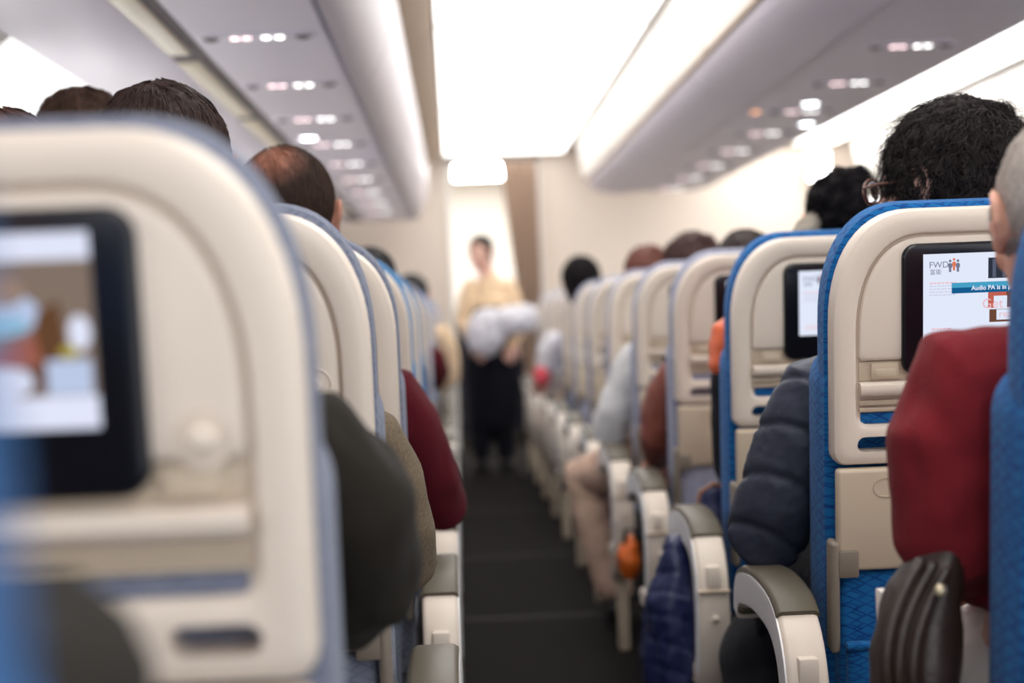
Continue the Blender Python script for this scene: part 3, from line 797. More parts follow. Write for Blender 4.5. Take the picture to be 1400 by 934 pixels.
def person(name, label, head, yaw=0, pitch=0, tl=0, hs=1.0, hip=None, chest=None, sl=None, sr=None, el=None, er=None, wl=None, wr=None,
           kl=None, kr=None, al=None, ar=None, top=None, trousers=None, skin='skin', hair='short', haircol=(40, 30, 26), hseed=1, vox=.009,
           r_sh=.066, r_el=.056, r_wr=.042, puff=0, fold=.005, hem=0.0, strands=500, cap=True, disp=None, ears=True, hairargs=None, collar=None, shoecol=(30, 28, 28), torso=(.165, .115), tops=None):
    """one figure: continuous skin mesh, with hair and clothes as its children"""
    head = Vector(head); hip = Vector(hip); chest = Vector(chest)
    root_loc = Vector((hip.x, hip.y, 0))
    body_root = None
    sl, sr, el, er, wl, wr = map(Vector, (sl, sr, el, er, wl, wr))
    Rm = rotm(yaw, pitch, tl)
    H = lambda x, y, z: head + Rm @ (Vector((x, y, z)) * hs)
    nb = (sl + sr) / 2 + Vector((0, -.005, .045))
    b = G()
    # head
    def he(c, r): b.ell(H(*c), tuple(q * hs for q in r), Rm, 20, 14)
    he((0, -.012, .022), (.073, .092, .088)); he((0, .028, -.03), (.06, .064, .08)); he((0, .05, -.082), (.036, .036, .03))
    b.tube([H(0, .088, .012), H(0, .100, -.01), H(0, .112, -.028)], [.007 * hs, .010 * hs, .013 * hs], 10)
    he((.012, .098, -.03), (.009, .01, .008)); he((-.012, .098, -.03), (.009, .01, .008))
    he((.03, .078, .022), (.02, .012, .007)); he((-.03, .078, .022), (.02, .012, .007))
    he((.04, .06, -.03), (.022, .02, .022)); he((-.04, .06, -.03), (.022, .02, .022))
    if ears:
        for s in (-1, 1):
            X = .076
            loop = [(s * X, .012, .012), (s * (X + .008), .004, .028), (s * (X + .013), -.010, .031), (s * (X + .016), -.022, .02), (s * (X + .014), -.024, .002), (s * (X + .009), -.016, -.014), (s * (X + .004), -.004, -.026), (s * (X - .002), .004, -.028)]
            b.tube([H(*q) for q in loop], [.0055 * hs] * 5 + [.006 * hs, .0075 * hs, .006 * hs], 8)
            b.ell(H(s * (X + .004), -.008, .0), (.0055 * hs, .017 * hs, .025 * hs), Rm @ Matrix.Rotation(s * -.45, 3, 'Z'), 12, 8)
    b.tube([H(0, -.02, -.05), nb + (H(0, -.02, -.05) - nb) * .4, nb - Vector((0, 0, .03))], [.052 * hs, .053, .062], 14)
    tx, ty = torso
    top_c = (sl + sr) / 2
    up = (top_c - hip)
    def tor(g, e, h0=0.0, cap=True):
        g.tube([hip + up * h0, hip + up * max(.3, h0 + .08), hip + up * .62, hip + up * .86, top_c + up * .02], [(tx + e, ty + e), (tx - .012 + e, ty - .008 + e), (tx + .005 + e, ty + .004 + e), (tx - .02 + e, ty - .03 + e), (.08 + e, .06 + e)], 20, cap)
    tor(b, -.012)
    for s_, e_, w_ in ((sl, el, wl), (sr, er, wr)):
        b.tube([top_c + (s_ - top_c) * .35, s_, s_ + (e_ - s_) * .5, e_, e_ + (w_ - e_) * .5, w_], [r_sh - .024, r_sh - .024, r_el - .016, r_el - .022, r_el - .024, .026], 12)
    legs = kl is not None
    if legs:
        for s, k_, a_ in ((-1, kl, al), (1, kr, ar)):
            h0 = hip + Vector((s * .085, .02, -.01)); k_ = Vector(k_); a_ = Vector(a_)
            b.tube([h0, (h0 + k_) / 2, k_, k_ + (a_ - k_) * .4, a_], [.075, .066, .05, .05, .034], 12)
            b.tube([a_, a_ + Vector((0, .06, -.045)), a_ + Vector((0, .14, -.06))], [.03, .032, .022], 10)
    me = remesh(b, vox, 2)
    hg = G()
    for w_, e_, s_ in ((wl, el, -1), (wr, er, 1)):
        d = (w_ - e_).normalized(); hand_geo(hg, w_, d, Vector((-s_ * .3, .1, -1)), s_)
    join_geo(me, hg)
    for v in me.vertices: v.co -= root_loc
    body = tomesh(name, me, M[skin]); body.location = root_loc
    tag(body, label, 'person')
    def kid(nm, me_, m):
        for v in me_.vertices: v.co -= root_loc
        return tomesh(nm, me_, m, body)
    # eyes, lips
    g = G()
    for s in (-1, 1): g.ell(H(s * .031, .083, .002), (.013 * hs, .010 * hs, .007 * hs), Rm, 12, 8)
    g.xf(lambda v: v - root_loc); g.build('eyes', M['eye'], body)
    g = G(); g.ell(H(0, .089, -.06), (.021 * hs, .009 * hs, .0065 * hs), Rm, 12, 8); g.xf(lambda v: v - root_loc); g.build('lips', M['lips'], body)
    # top
    if top is not None:
        g = G(); tor(g, .006 + puff * .6, hem, hem == 0)
        for s_, e_, w_ in ((sl, el, wl), (sr, er, wr)):
            if puff:
                pts = [top_c + (s_ - top_c) * .5, s_]; rad = [r_sh, r_sh + puff * .4]
                nn = 26
                for seg, (p0, p1, q0, q1) in enumerate(((s_, e_, r_sh, r_el + .006), (e_, w_, r_el + .004, r_wr))):
                    for q in range(1, nn + 1):
                        f = q / nn; pts.append(p0.lerp(p1, f)); rad.append(q0 + (q1 - q0) * f + puff * abs(math.sin(f * PI * 4.5)) ** .6)
                g.tube(pts, rad, 18)
            else:
                m1 = s_.lerp(e_, .5)
                g.tube([top_c + (s_ - top_c) * .4, s_, s_.lerp(e_, .25), m1, s_.lerp(e_, .8), e_, e_.lerp(w_, .3), e_.lerp(w_, .65), w_], [r_sh - .012, r_sh, r_sh + .001, (r_sh + r_el) / 2 + .002, r_el + .002, r_el, r_el - .001, (r_el + r_wr) / 2, r_wr], 16)
        g.tube([nb - Vector((0, 0, .05)), nb - Vector((0, 0, .002))], [(.09, .08), (.064, .06)], 16)
        def dp(c):
            if disp: return disp(c)
            return fold * (N(Vector((c.x * 1.2, c.y * 1.2, c.z * .8)) + Vector((hseed, 0, 0)), 9) * 1.1 + .6 * N(Vector((c.x + c.z * .7, c.y, c.z * .5 - c.x)), 24))
        kid(top[1], remesh(g, vox, 3 + int(3 * (.009 / vox) ** 2), dp), top[0])
    if collar:
        g = G(); n = 14
        ring = [nb + Vector((.085 * math.cos(2 * PI * k / n), .085 * math.sin(2 * PI * k / n) - .005, .012 + .028 * (-math.sin(2 * PI * k / n)))) for k in range(n + 1)]
        g.tube(ring, [collar[2]] * (n + 1), 10)
        kid(collar[1], remesh(g, vox, 2, lambda c: .006 * N(c, 60)), collar[0])
    if tops:
        for fn in tops:
            gg, nm, m_, dpf = fn(); kid(nm, remesh(gg, vox, 3, dpf), m_)
    if legs and trousers is not None:
        g = G(); g.ell(hip + Vector((0, .02, -.02)), (tx + .010, ty + .03, .135))
        for s, k_, a_ in ((-1, kl, al), (1, kr, ar)):
            h0 = hip + Vector((s * .085, .02, -.01)); k_ = Vector(k_); a_ = Vector(a_)
            g.tube([h0, h0.lerp(k_, .5), k_, k_.lerp(a_, .3), k_.lerp(a_, .7), a_ + (k_ - a_) * .06], [.096, .088, .074, .068, .062, .06], 16)
        kid('trousers', remesh(g, vox, 3, lambda c: .006 * N(c, 14) + .004 * N(c, 33)), trousers)
        for s, a_ in ((-1, al), (1, ar)):
            a_ = Vector(a_); g = G()
            g.tube([a_ + Vector((0, -.03, -.05)), a_ + Vector((0, .05, -.048)), a_ + Vector((0, .15, -.062))], [(.04, .045), (.045, .045), (.04, .03)], 12)
            kid('shoe', remesh(g, .008, 2), mat_c('shoe_leather', shoecol))
    # hair
    ha = dict(vol=1.0, L=.07, wave=.0, mess=.0, bald=None, crown=(0, -.05, .11), nape=True, rad=.0009, tuft=.004, long=None, bun=False)
    ha.update(hairargs or {})
    g = G(); V = ha['vol']
    def hh(c, r): g.ell(H(*c), tuple(q * hs * V for q in r), Rm, 24, 16)
    hh((0, -.022, .034), (.081, .096, .088))
    if ha['nape']: hh((0, -.058, -.028), (.066, .05, .066))
    if ha['bun']: hh((-.03, -.10, -.02), (.042, .04, .04))
    if ha['long']: ha['long'](g, H)
    for s in (-1, 1): hh((s * .066, .004, .006), (.017, .028, .036))
    tf = ha['tuft']
    cme = remesh(g, min(vox, .006), 1, lambda c: tf * (N(c + Vector((hseed, 3, 1)), 38) + .6 * N(c, 90)))
    bvh = BVHTree.FromPolygons([v.co for v in cme.vertices], [p_.vertices for p_ in cme.polygons])
    nv = len(cme.vertices); cos = [v.co.copy() for v in cme.vertices]
    crown = H(*ha['crown'])
    if ha['bald']:
        bc = H(*ha['bald'][0]); br = ha['bald'][1]
        pass
    R_ = random.Random(hseed)
    sg = G(); seg = 8
    for _ in range(strands):
        p0 = cos[R_.randrange(nv)].copy()
        if ha['bald'] and (p0 - bc).length < br and R_.random() < .72: continue
        ln = ha['L'] * R_.uniform(.5, 1.15) * hs; ph = R_.uniform(0, 6.28); pts = []; lift0 = R_.uniform(.0005, .003)
        jit = Vector((R_.gauss(0, 1), R_.gauss(0, 1), R_.gauss(0, 1)))
        sink = .007 * hs * max(0, 1 - ((p0 - bc).length / br / 1.25) ** 2) if ha['bald'] else 0
        p_ = p0
        for k in range(seg):
            loc, nor, _i, _d = bvh.find_nearest(p_)
            if loc is None: break
            f = k / (seg - 1); lift = lift0 + ha['mess'] * f * f * (.6 + .4 * math.sin(ph))
            wv = nor.cross(Vector((0, 0, 1))) * (ha['wave'] * math.sin(ph + f * 9))
            pts.append(loc + nor * lift + wv)
            out = (loc - crown); fl = out.normalized() * .8 + Vector((0, 0, -.7)) + jit * (.12 + ha['mess'] * 14)
            fl = fl - nor * fl.dot(nor)
            if fl.length < 1e-5: fl = jit
            p_ = loc + fl.normalized() * (ln / seg)
        if len(pts) < 3: continue
        rd = ha['rad']
        # three sided tapering strand
        base_i = len(sg.v); n_ = len(pts)
        for k, q in enumerate(pts):
            tt = (pts[min(k + 1, n_ - 1)] - pts[max(k - 1, 0)]); tt = tt.normalized() if tt.length > 0 else Vector((0, 0, 1))
            a1 = tt.orthogonal().normalized(); a2 = tt.cross(a1); r_ = rd * (1 - .75 * k / (n_ - 1))
            for j in range(3): sg.v.append(tuple(q + a1 * (r_ * math.cos(j * 2.094)) + a2 * (r_ * math.sin(j * 2.094))))
        for k in range(n_ - 1):
            for j in range(3):
                j2 = (j + 1) % 3; sg.f.append((base_i + k * 3 + j, base_i + k * 3 + j2, base_i + (k + 1) * 3 + j2, base_i + (k + 1) * 3 + j))
    join_geo(cme, sg)
    kid('hair', cme, thin_mat(haircol, bc - root_loc, br) if ha['bald'] else hair_mat(haircol))
    return body

MC = {}
def mat_c(nm, c, **k):
    key = (nm, c)
    if key not in MC: MC[key] = mat(nm, srgb(*c), k.get('rough', .55), .4, .1, 30)
    return MC[key]
def thin_mat(c, centre, rad):
    m = mat('thinning_hair', srgb(*c), .6, .3); nt = m.node_tree; b = nt.nodes['Principled BSDF']
    tc = nt.nodes.new('ShaderNodeTexCoord'); d = nt.nodes.new('ShaderNodeVectorMath'); d.operation = 'DISTANCE'; d.inputs[1].default_value = centre
    nt.links.new(tc.outputs['Object'], d.inputs[0])
    n = nt.nodes.new('ShaderNodeTexNoise'); n.inputs['Scale'].default_value = 160; n.inputs['Detail'].default_value = 4
    mp = nt.nodes.new('ShaderNodeMapping'); mp.inputs['Scale'].default_value = (1, .25, .25); nt.links.new(tc.outputs['Object'], mp.inputs[0]); nt.links.new(mp.outputs[0], n.inputs['Vector'])
    mr = nt.nodes.new('ShaderNodeMapRange'); mr.inputs['From Min'].default_value = rad * .25; mr.inputs['From Max'].default_value = rad * 1.2; mr.inputs['To Min'].default_value = 1.0; mr.inputs['To Max'].default_value = 0.0; mr.interpolation_type = 'SMOOTHSTEP'
    nt.links.new(d.outputs['Value'], mr.inputs['Value'])
    ad = nt.nodes.new('ShaderNodeMath'); ad.operation = 'MULTIPLY'; ad.use_clamp = True
    m3 = nt.nodes.new('ShaderNodeMath'); m3.operation = 'MULTIPLY'; m3.inputs[1].default_value = 1.5; nt.links.new(n.outputs['Fac'], m3.inputs[0])
    nt.links.new(mr.outputs[0], ad.inputs[0]); nt.links.new(m3.outputs[0], ad.inputs[1])
    mx = nt.nodes.new('ShaderNodeMix'); mx.data_type = 'RGBA'; mx.inputs['A'].default_value = srgb(*c); mx.inputs['B'].default_value = srgb(178, 120, 98)
    nt.links.new(ad.outputs[0], mx.inputs['Factor']); nt.links.new(mx.outputs['Result'], b.inputs['Base Color'])
    return m
def hair_mat(c):
    key = ('hair', c)
    if key not in MC:
        m = mat('hair', srgb(*c), .55 if sum(c) > 75 else .8, .35 if sum(c) > 75 else .12, .45, 120); MC[key] = m
    return MC[key]
def cloth(nm, c, rough=.9, var=.12, vs=40, bump=.4, bs=350, sheen=.03): return mat(nm, srgb(*c), rough, .2, var, vs, bump, bs, sheen)

m_red = cloth('red_wool', (116, 28, 36), var=.06)
m_navy = mat('navy_puffer_nylon', srgb(50, 54, 70), .55, .35, .1, 20, .15, 120)
m_olive = cloth('dark_olive_cotton', (33, 29, 24))
m_tweed = cloth('brown_tweed', (104, 91, 74), var=.5, vs=220)
m_maroon = cloth('maroon_knit', (80, 12, 24))
m_black = cloth('black_cloth', (26, 26, 32))
m_orange = mat('orange_nylon', srgb(222, 104, 62), .5, .35, .08, 30)
m_rust = mat('rust_brown_satin', srgb(120, 62, 50), .5, .4, .2, 30)
m_pale = cloth('pale_grey_jersey', (206, 204, 204), var=.05)
m_khaki = cloth('beige_chino', (188, 158, 140), var=.06)
m_cream = cloth('cream_cotton', (236, 228, 222), var=.03)
m_dtrou = cloth('dark_trousers', (38, 38, 44))
m_jean = cloth('blue_denim', (58, 74, 110))
m_blouse = cloth('beige_blouse', (232, 202, 166), var=.04)
m_skirt = cloth('black_skirt', (20, 20, 30))
m_grey = cloth('grey_jersey', (120, 122, 130))
m_fur = mat('grey_fur', srgb(150, 142, 130), .95, .1, .35, 200)
m_white = cloth('white_shirt', (224, 222, 228), var=.03)

def seated(x, D, head, **k):
    """default joints of a passenger whose seat back shell is at D; head given"""
    hd = Vector(head); d = dict(hip=(x, D + .27, .555), chest=(x, D + .24, .85))
    sh = min(.99, hd.z - .19); hx = (hd.x - x) * .5 + x
    d.update(sl=(hx - .175, D + .235, sh), sr=(hx + .175, D + .235, sh), el=(hx - .2, D + .27, .73), er=(hx + .2, D + .27, .73), wl=(x - .1, D + .47, .67), wr=(x + .1, D + .47, .67),
             kl=(x - .12, D + .64, .55), kr=(x + .12, D + .64, .55), al=(x - .12, D + .62, .1), ar=(x + .12, D + .62, .1))
    d.update(k); d['head'] = head; return d
def HP(px, ytop, D, hs=1.0):
    """head centre from the photo column and the top of the hair"""
    q = P(px, ytop, D); return (q.x, q.y, q.z - .121 * hs)

person('person', 'grey-haired person in a red sweater leaning into the aisle beside a blue seat', **seated(.70, 1.40, HP(1462, 150, 1.64),
       hip=(.70, 1.72, .56), sl=P(1309, 541, 1.645), sr=(.90, 1.66, .95), el=P(1306, 728, 1.66), er=(.93, 1.7, .70), wl=(.64, 1.90, .67), wr=(.80, 1.92, .67), kl=(.62, 2.02, .55), kr=(.84, 2.02, .55), al=(.62, 2.0, .1), ar=(.84, 2.0, .1)),
       top=(m_red, 'sweater'), trousers=m_cream, haircol=(206, 196, 188), vox=.005, strands=9000, hairargs=dict(L=.022, rad=.0006, mess=.004, tuft=.002, vol=.985), r_sh=.076, r_el=.064, fold=.008, hem=.3, hseed=3, tl=.05, torso=(.155, .12))
def quilt(c):
    q = (c.z * 1.0 + c.x * .55 + c.y * .35 + .006 * N(c, 12)) / .088
    d = abs(q - round(q)) * .088
    return -.006 * math.exp(-(d / .007) ** 2) + .003 * N(Vector((c.x, c.y, c.z * .6)), 30) + .0015 * N(c, 80)
mess = dict(L=.095, rad=.0010, mess=.024, wave=.007, tuft=.010, vol=1.12)
def glasses_kid(): pass
r1 = person('person', 'messy dark-haired person with glasses in a navy quilted puffer jacket', **seated(RX, 2.2, HP(1290, 146, 2.46, 1.06), sl=P(1112, 545, 2.44), el=P(1050, 726, 2.47), wl=(.53, 2.66, .69)),
       yaw=.75, hs=1.04, top=(m_navy, 'puffer_jacket'), trousers=m_dtrou, haircol=(36, 27, 26), vox=.0055, strands=4200, hairargs=mess, r_sh=.068, r_el=.066, disp=quilt, hseed=5, skin='skin2')
def furry():
    g = G(); g.tube([P(1098, 325, 3.22), P(1120, 305, 3.24), P(1150, 318, 3.22)], [.03, .036, .04], 12); return g, 'fur_hood', m_fur, lambda c: .006 * N(c, 70)
def vest():
    g = G(); q = P(1003, 470, 3.235)
    g.tube([(.74, 3.25, .66), (.74, 3.25, .86), (.70, 3.24, .95), (.66, 3.24, .97)], [(.16, .13), (.175, .14), (.15, .11), (.08, .08)], 18)
    g.tube([P(1030, 445, 3.24), P(1001, 466, 3.235), P(998, 492, 3.235)], [.05, .052, .047], 14)
    return g, 'vest', m_orange, lambda c: .004 * N(c, 30) + .004 * math.sin(c.z * 150) * .3
person('person', 'black curly-haired person with grey fur collar and orange padded shoulder', **seated(RX, 3.0, HP(1152, 232, 3.27), sl=P(1006, 480, 3.235), el=P(1003, 640, 3.26), wl=(.70, 3.47, .67)),
       top=(m_black, 'sweater'), trousers=m_dtrou, haircol=(20, 17, 20), strands=1500, hairargs=dict(L=.04, mess=.01, wave=.004, tuft=.012, vol=1.0), r_sh=.05, r_el=.044, tops=[vest, furry], collar=(m_fur, 'fur_collar', .04), hseed=8, vox=.007)
def longhair3(g, H):
    q = [P(925, 488, 4.03), P(905, 520, 4.03), P(893, 565, 4.03), P(889, 600, 4.03), P(900, 628, 4.03)]
    g.tube([H(-.06, -.06, .0), H(-.09, -.05, -.12), q[0], q[1]], [.03, .035, .03, .012], 12)
person('person', 'dark-haired person whose rust-brown sleeve hangs into the aisle', **seated(RX, 3.8, HP(1017, 314, 4.06), sl=P(918, 520, 4.03), el=P(898, 596, 4.04), wl=P(900, 620, 4.12)),
       top=(m_rust, 'blouse'), trousers=m_dtrou, haircol=(46, 30, 26), strands=900, hairargs=dict(L=.09, long=longhair3), hseed=11, r_sh=.055, r_el=.052, r_wr=.045, fold=.011, vox=.008)
person('person', 'person in pale grey sweater and beige trousers with a knee in the aisle', **seated(RX - .03, 4.6, HP(945, 322, 4.86), sl=P(872, 495, 4.85), el=P(832, 586, 4.87), wl=(.55, 5.1, .66), kl=P(798, 652, 5.1), al=(.475, 5.0, .115)),
       top=(m_pale, 'sweater'), trousers=m_khaki, haircol=(62, 34, 30), strands=900, hairargs=dict(L=.06, mess=.012, wave=.004, tuft=.008, vol=1.12), hseed=13, vox=.008, r_sh=.065, r_el=.06, fold=.008)
person('person', 'reddish-haired person beyond the pale grey sweater', **seated(RX - .03, 5.4, HP(884, 336, 5.66), sl=(.61, 5.64, .97), el=(.60, 5.67, .73)), top=(m_grey, 'sweater'), trousers=m_jean, haircol=(104, 58, 46), strands=500, hairargs=dict(L=.07, vol=1.05), hseed=17, vox=.012)
person('person', 'person with neat rounded black hair far along the lit-screen seats', **seated(.72, 7.0, HP(793, 353, 7.26), sl=(.62, 7.235, .96), el=(.60, 7.27, .73)), top=(m_white, 'shirt'), trousers=m_jean, haircol=(24, 20, 22), strands=400, hairargs=dict(L=.05, vol=1.14), hseed=19, vox=.012, skin='skin2')
def cuff():
    g = G(); g.ell(P(741, 515, 8.03), (.045, .05, .06)); return g, 'pink_cuff', cloth('pink_cloth', (226, 92, 104)), None
person('person', 'blurred person in white shirt with a pink cuff, far along the lit-screen seats', **seated(RX - .05, 7.8, (.70, 8.04, 1.0), sl=(.49, 8.04, .86), el=(.455, 8.06, .72), wl=(.45, 8.28, .66)), tops=[cuff], top=(m_white, 'shirt'), trousers=m_khaki, haircol=(50, 36, 30), strands=300, hseed=23, vox=.013)

# film-screen side
person('person', 'person in olive brown jacket, huge and blurred at the lower corner', **seated(LX - .02, .2, (LX - .06, .44, 1.14), sr=(-.225, .50, .83), er=P(40, 925, .63), wr=(-.30, .86, .66), sl=(-.55, .5, .86)), top=(m_olive, 'jacket'), trousers=m_dtrou, haircol=(40, 30, 28), strands=200, vox=.01, r_sh=.055, r_el=.05, hseed=29)
person('person', 'person in dark olive jacket hunched behind the large film-screen seat', **seated(LX, 1.0, (-.33, 1.60, .96), pitch=-.6, hip=(-.33, 1.28, .56), sl=P(448, 640, 1.36), sr=(-.47, 1.4, .85), el=P(486, 765, 1.42), er=(-.52, 1.5, .7), wl=(-.25, 1.62, .70), wr=(-.4, 1.62, .70)) if False else
       {**seated(LX, 1.0, (-.33, 1.60, .96)), **dict(hip=(-.33, 1.28, .56), sr=P(446, 645, 1.37), sl=(-.47, 1.42, .85), er=P(486, 770, 1.42), el=(-.52, 1.5, .7), wr=(-.22, 1.62, .68), wl=(-.4, 1.62, .68))}, pitch=-.5,
       top=(m_olive, 'jacket'), trousers=m_dtrou, haircol=(36, 28, 26), strands=300, hseed=31, vox=.007, r_sh=.07, r_el=.066, fold=.009)
person('person', 'dark brown-haired person in tweed sleeve behind the large film-screen seat', **{**seated(LX, 1.8, HP(222, 120, 2.05)), **dict(sr=P(506, 622, 2.10), er=P(541, 760, 2.12), wr=(-.18, 2.32, .68), hip=(-.313, 2.08, .56))},
       top=(m_tweed, 'jacket'), trousers=m_dtrou, haircol=(56, 38, 32), strands=5000, hairargs=dict(L=.11, rad=.0009, tuft=.004, crown=(.0, -.06, .10), vol=1.03, mess=.002), hseed=37, vox=.006, r_sh=.064, r_el=.06)
person('person', 'person with thinning brown hair and dark red sleeve', **{**seated(LX, 2.6, HP(388, 205, 2.86, 1.06)), **dict(sr=P(537, 545, 2.86), er=P(603, 690, 2.92), wr=(-.12, 3.12, .70))},
       hs=1.08, top=(m_maroon, 'sweater'), trousers=m_dtrou, haircol=(60, 42, 34), strands=7000, hairargs=dict(L=.07, rad=.0007, tuft=.002, bald=((-.010, -.078, .092), .060), crown=(-.02, -.055, .11), vol=1.0, mess=.001), skin='skin3', hseed=41, vox=.0065, r_sh=.064, r_el=.054)
person('person', 'person with reddish brown hair, only the crown showing over the large film-screen seat', **seated(-.66, 1.8, HP(8, 153, 2.06)), top=(m_grey, 'sweater'), trousers=m_dtrou, haircol=(82, 48, 40), strands=1500, hairargs=dict(L=.09), hseed=43, vox=.01)
person('person', 'taller brown-haired person partly hidden by the dark brown hair', **seated(-.69, 2.6, HP(116, 122, 2.84)), top=(m_grey, 'sweater'), trousers=m_dtrou, haircol=(84, 60, 48), strands=2500, hairargs=dict(L=.08, mess=.005, tuft=.006), hseed=47, vox=.01)
person('person', 'black hair just showing past the seat with the tweed sleeve', **seated(LX - .1, 4.2, HP(502, 338, 4.46)), top=(m_jean, 'shirt'), trousers=m_dtrou, haircol=(30, 25, 26), strands=500, hseed=53, vox=.012)
person('person', 'small dark head among the far seats on the film-screen side', **seated(LX + .06, 7.4, HP(562, 374, 7.66)), top=(m_blouse, 'shirt'), trousers=m_dtrou, haircol=(36, 30, 28), strands=300, hseed=59, vox=.013)
person('person', 'blurred person with a maroon elbow and blue jeans far down the aisle', **{**seated(LX, 5.8, (-.30, 6.04, .98)), **dict(sr=(-.115, 6.04, .86), er=(-.085, 6.08, .81), wr=(-.15, 6.3, .72))}, top=(m_maroon, 'sweater'), trousers=m_jean, haircol=(36, 30, 28), strands=200, hseed=61, vox=.013)

# flight attendant in the aisle
AD_ = 10.3
def W(px, py, d=0): return P(px, py, AD_ + d)
def skirt():
    g = G(); g.tube([(.235, 10.32, 1.0), (.235, 10.32, .85), (.23, 10.33, .6), (.23, 10.34, .36)], [(.15, .12), (.185, .14), (.19, .15), (.165, .13)], 24)
    return g, 'skirt', m_skirt, lambda c: .004 * N(c, 14)
att = person('person', 'flight attendant in beige blouse and black skirt standing in the aisle holding white bundles', head=W(657, 346), yaw=PI - .35, pitch=-.15, hip=(.235, 10.33, .93), chest=(.235, 10.3, 1.15),
       sl=W(695, 392, .02), sr=W(642, 392, .02), el=W(712, 440, -.02), er=W(632, 440, -.02), wl=W(700, 472, -.2), wr=W(652, 470, -.2), kl=(.30, 10.30, .48), kr=(.15, 10.30, .48), al=(.30, 10.34, .09), ar=(.14, 10.34, .09),
       top=(m_blouse, 'blouse'), trousers=m_skirt, haircol=(46, 34, 30), strands=500, hairargs=dict(L=.06, bun=False, vol=.98, nape=True), hseed=67, vox=.008, skin='skin2', r_sh=.058, r_el=.05, tops=[skirt], torso=(.145, .1))
def bundle(name, label, c, r, seed):
    g = G(); c = Vector(c)
    g.ell((0, 0, 0), r); g.ell((r[0] * .3, -.01, r[2] * .35), (r[0] * .7, r[1] * .8, r[2] * .7)); g.ell((-r[0] * .35, 0, -r[2] * .2), (r[0] * .6, r[1] * .9, r[2] * .75))
    me = remesh(g, .008, 2, lambda q: .012 * N(q + Vector((seed, 0, 0)), 16) + .006 * N(q, 40))
    o = tomesh(name, me, m_white); o.location = c; tag(o, label, 'blanket', 'white bundles held by the attendant'); return o
bundle('folded_blanket', 'round white bundle under the attendant\'s arm, lower of the two', W(664, 455, -.26), (.125, .10, .15), 1)
bundle('folded_blanket', 'wide white bundle across the attendant\'s waist', W(702, 438, -.27), (.16, .10, .095), 2)

# glasses of the messy-haired person (a thing worn)
hd = Vector(HP(1290, 146, 2.46, 1.06)); Rm = rotm(.75); Hh = lambda x, y, z: hd + Rm @ (Vector((x, y, z)) * 1.04)
gl = empty('glasses', hd, 'brown-framed glasses worn by the messy dark-haired person', 'glasses')
m_tort = mat('tortoiseshell_frame', srgb(104, 62, 50), .3, .5); 
m_len = mat('clear_lens', srgb(235, 235, 235), .05, .5); m_len.node_tree.nodes['Principled BSDF'].inputs['Transmission Weight'].default_value = 1.0
g = G()
for s in (-1, 1):
    ring = [Hh(s * .033 + .025 * math.cos(a), .108, .002 + .02 * math.sin(a)) for a in [2 * PI * k / 16 for k in range(17)]]
    g.tube(ring, [.0024] * 17, 6)
g.tube([Hh(-.008, .110, .006), Hh(.008, .110, .006)], [.002, .002], 6)
g.xf(lambda v: v - hd); g.build('rim', m_tort, gl)
for s in (-1, 1):
    g = G(); g.tube([Hh(s * .058, .107, .008), Hh(s * .076, .07, .01), Hh(s * .076, .01, .012), Hh(s * .074, -.015, -.004)], [.0025, .0025, .0022, .002], 6); g.xf(lambda v: v - hd); g.build('temple', m_tort, gl)
    g = G(); g.ell(Hh(s * .033, .108, .002), (.0235, .0012, .0185), Rm); g.xf(lambda v: v - hd); g.build('lens', m_len, gl)

# ------------------------------------------------------------------ loose things
# brown leather bag by the red sweater
m_leather = mat('brown_leather', srgb(48, 36, 31), .38, .5, .2, 30, .35, 180)
bc = P(1258, 852, 1.66)
bag = empty('leather_bag', (bc.x, bc.y, bc.z), 'brown leather shoulder bag tucked under the red sleeve', 'bag')
g = G(); g.tube([(-.012, 0, -.085), (-.006, 0, -.03), (.006, 0, .03), (.022, 0, .075)], [(.040, .085), (.043, .085), (.036, .07), (.024, .05)], 20)
tomesh('bag_body', remesh(g, .005, 3, lambda c: .004 * N(c, 26)), m_leather, bag)
for off, rr in ((0, .0065), (.016, .006), (.034, .006)):
    g = G(); n = 18; pts = []
    for k in range(n + 1):
        f = k / n; a = -.5 + 2.0 * f
        pts.append((-.052 + off * .8 + .045 * (1 - math.cos(a * .9)) * f - .012 * math.sin(PI * f), -.066 - .024 * math.sin(PI * f), -.09 + .165 * f - off * .3))
    g.tube(pts, [(rr, rr)] * (n + 1), 10); g.build('strap', m_leather, bag)
g = G(); g.ell((-.006, -.096, .052), (.0065, .004, .0065)); g.build('rivet', mat('brass_rivet', srgb(206, 190, 160), .3, .6, metal=.6), bag)
# white paper beside it
g = G(); a = P(1199, 835, 1.76)
g.rbox((-.008, -.02, -.03), (.003, .02, .022), .002); o = g.build('paper_card', m_cream); o.location = (a.x + .012, a.y, a.z); tag(o, 'white card poking out beside the leather bag', 'card')
# navy padded jacket hanging under an armrest
m_navb = mat('navy_blue_nylon', srgb(24, 32, 74), .5, .4, .2, 16)
jc = P(922, 856, 3.14); g = G()
g.tube([(.012, .02, .13), (.0, .0, .06), (-.008, 0, -.05), (-.016, 0, -.16), (-.02, 0, -.27)], [(.035, .06), (.052, .085), (.058, .09), (.06, .09), (.05, .08)], 20)
def crumple(c): 
    q = (c.z + .35 * c.x + .3 * c.y + .012 * N(c, 9)) / .05; d = abs(q - round(q)) * .05
    return -.003 * math.exp(-(d / .006) ** 2) + .012 * N(Vector((c.x * 1.6, c.y * 1.6, c.z * .7)), 16) + .004 * N(c, 42)
o = tomesh('padded_jacket', remesh(g, .006, 2, crumple), m_navb); o.location = jc; tag(o, 'navy blue padded jacket bunched under the armrest', 'jacket')
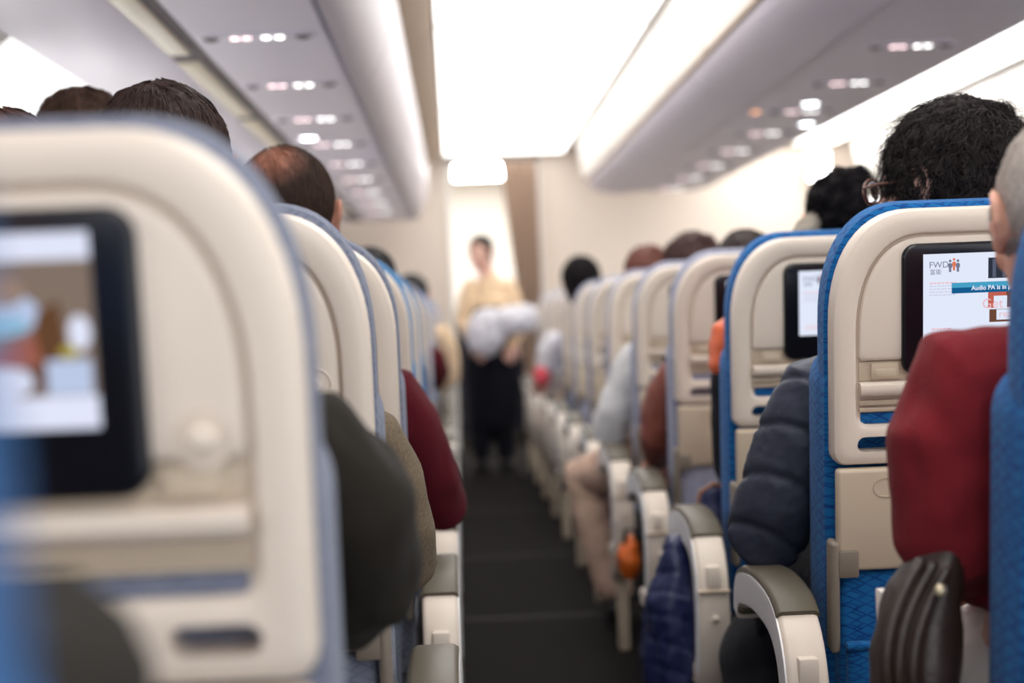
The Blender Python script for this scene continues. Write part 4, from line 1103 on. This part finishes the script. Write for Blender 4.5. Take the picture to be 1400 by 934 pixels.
# orange bag below an armrest
oc = P(860, 765, 4.35); ob = empty('orange_bag', oc, 'small shiny orange bag between the armrest and the beige trousers', 'bag')
g = G(); g.ell((0, 0, 0), (.034, .05, .056)); g.ell((.008, 0, .03), (.024, .035, .04)); tomesh('bag_body', remesh(g, .006, 2, lambda c: .005 * N(c, 30)), mat('shiny_orange', srgb(232, 112, 40), .3, .5, .1, 20), ob)
g = G(); g.tube([(-.012, -.02, .05), (-.008, -.02, .085), (.016, -.02, .085), (.022, -.02, .05)], [.006] * 4, 8); g.build('handle', m_black, ob)
# handbag on the lap behind the orange shoulder
hc = P(978, 705, 3.34); hb = empty('handbag', hc, 'small blue handbag with tan handle beside the dark sleeve', 'bag')
g = G(); g.tube([(0, 0, -.06), (0, 0, 0), (0, 0, .03)], [(.05, .04), (.05, .035), (.035, .02)], 16); tomesh('bag_body', remesh(g, .006, 2), m_navb, hb)
g = G(); g.tube([(-.035, 0, .02), (-.03, 0, .05), (0, 0, .068), (.03, 0, .05), (.035, 0, .02)], [.006] * 5, 8); g.build('handle', mat('tan_leather', srgb(150, 104, 80), .5), hb)
# black bag on the floor beside the padded jacket
kb = empty('black_bag', (.50, 2.72, 0), 'black bag slumped below the nearest armrest', 'bag')
g = G(); g.ell((0, 0, .22), (.075, .13, .22)); g.ell((0, .02, .38), (.06, .10, .1)); tomesh('bag_body', remesh(g, .009, 3, lambda c: .008 * N(c, 14)), m_black, kb)
g = G(); g.tube([(0, -.05, .46), (0, -.02, .53), (0, .05, .53), (0, .08, .46)], [.009] * 4, 8); g.build('handle', m_black, kb)

# ------------------------------------------------------------------ light and colour
w = bpy.data.worlds.new('world'); SC.world = w; w.use_nodes = True
w.node_tree.nodes['Background'].inputs['Color'].default_value = (.95, .96, 1, 1)
w.node_tree.nodes['Background'].inputs['Strength'].default_value = 1.7
vs_ = SC.view_settings; vs_.view_transform = 'Standard'; vs_.look = 'None'; vs_.gamma = 1; vs_.use_curve_mapping = False
SC.display_settings.display_device = 'sRGB'
vs_.exposure = 0.0
SC.cycles.use_denoising = True
SC.cycles.max_bounces = 8; SC.cycles.diffuse_bounces = 5
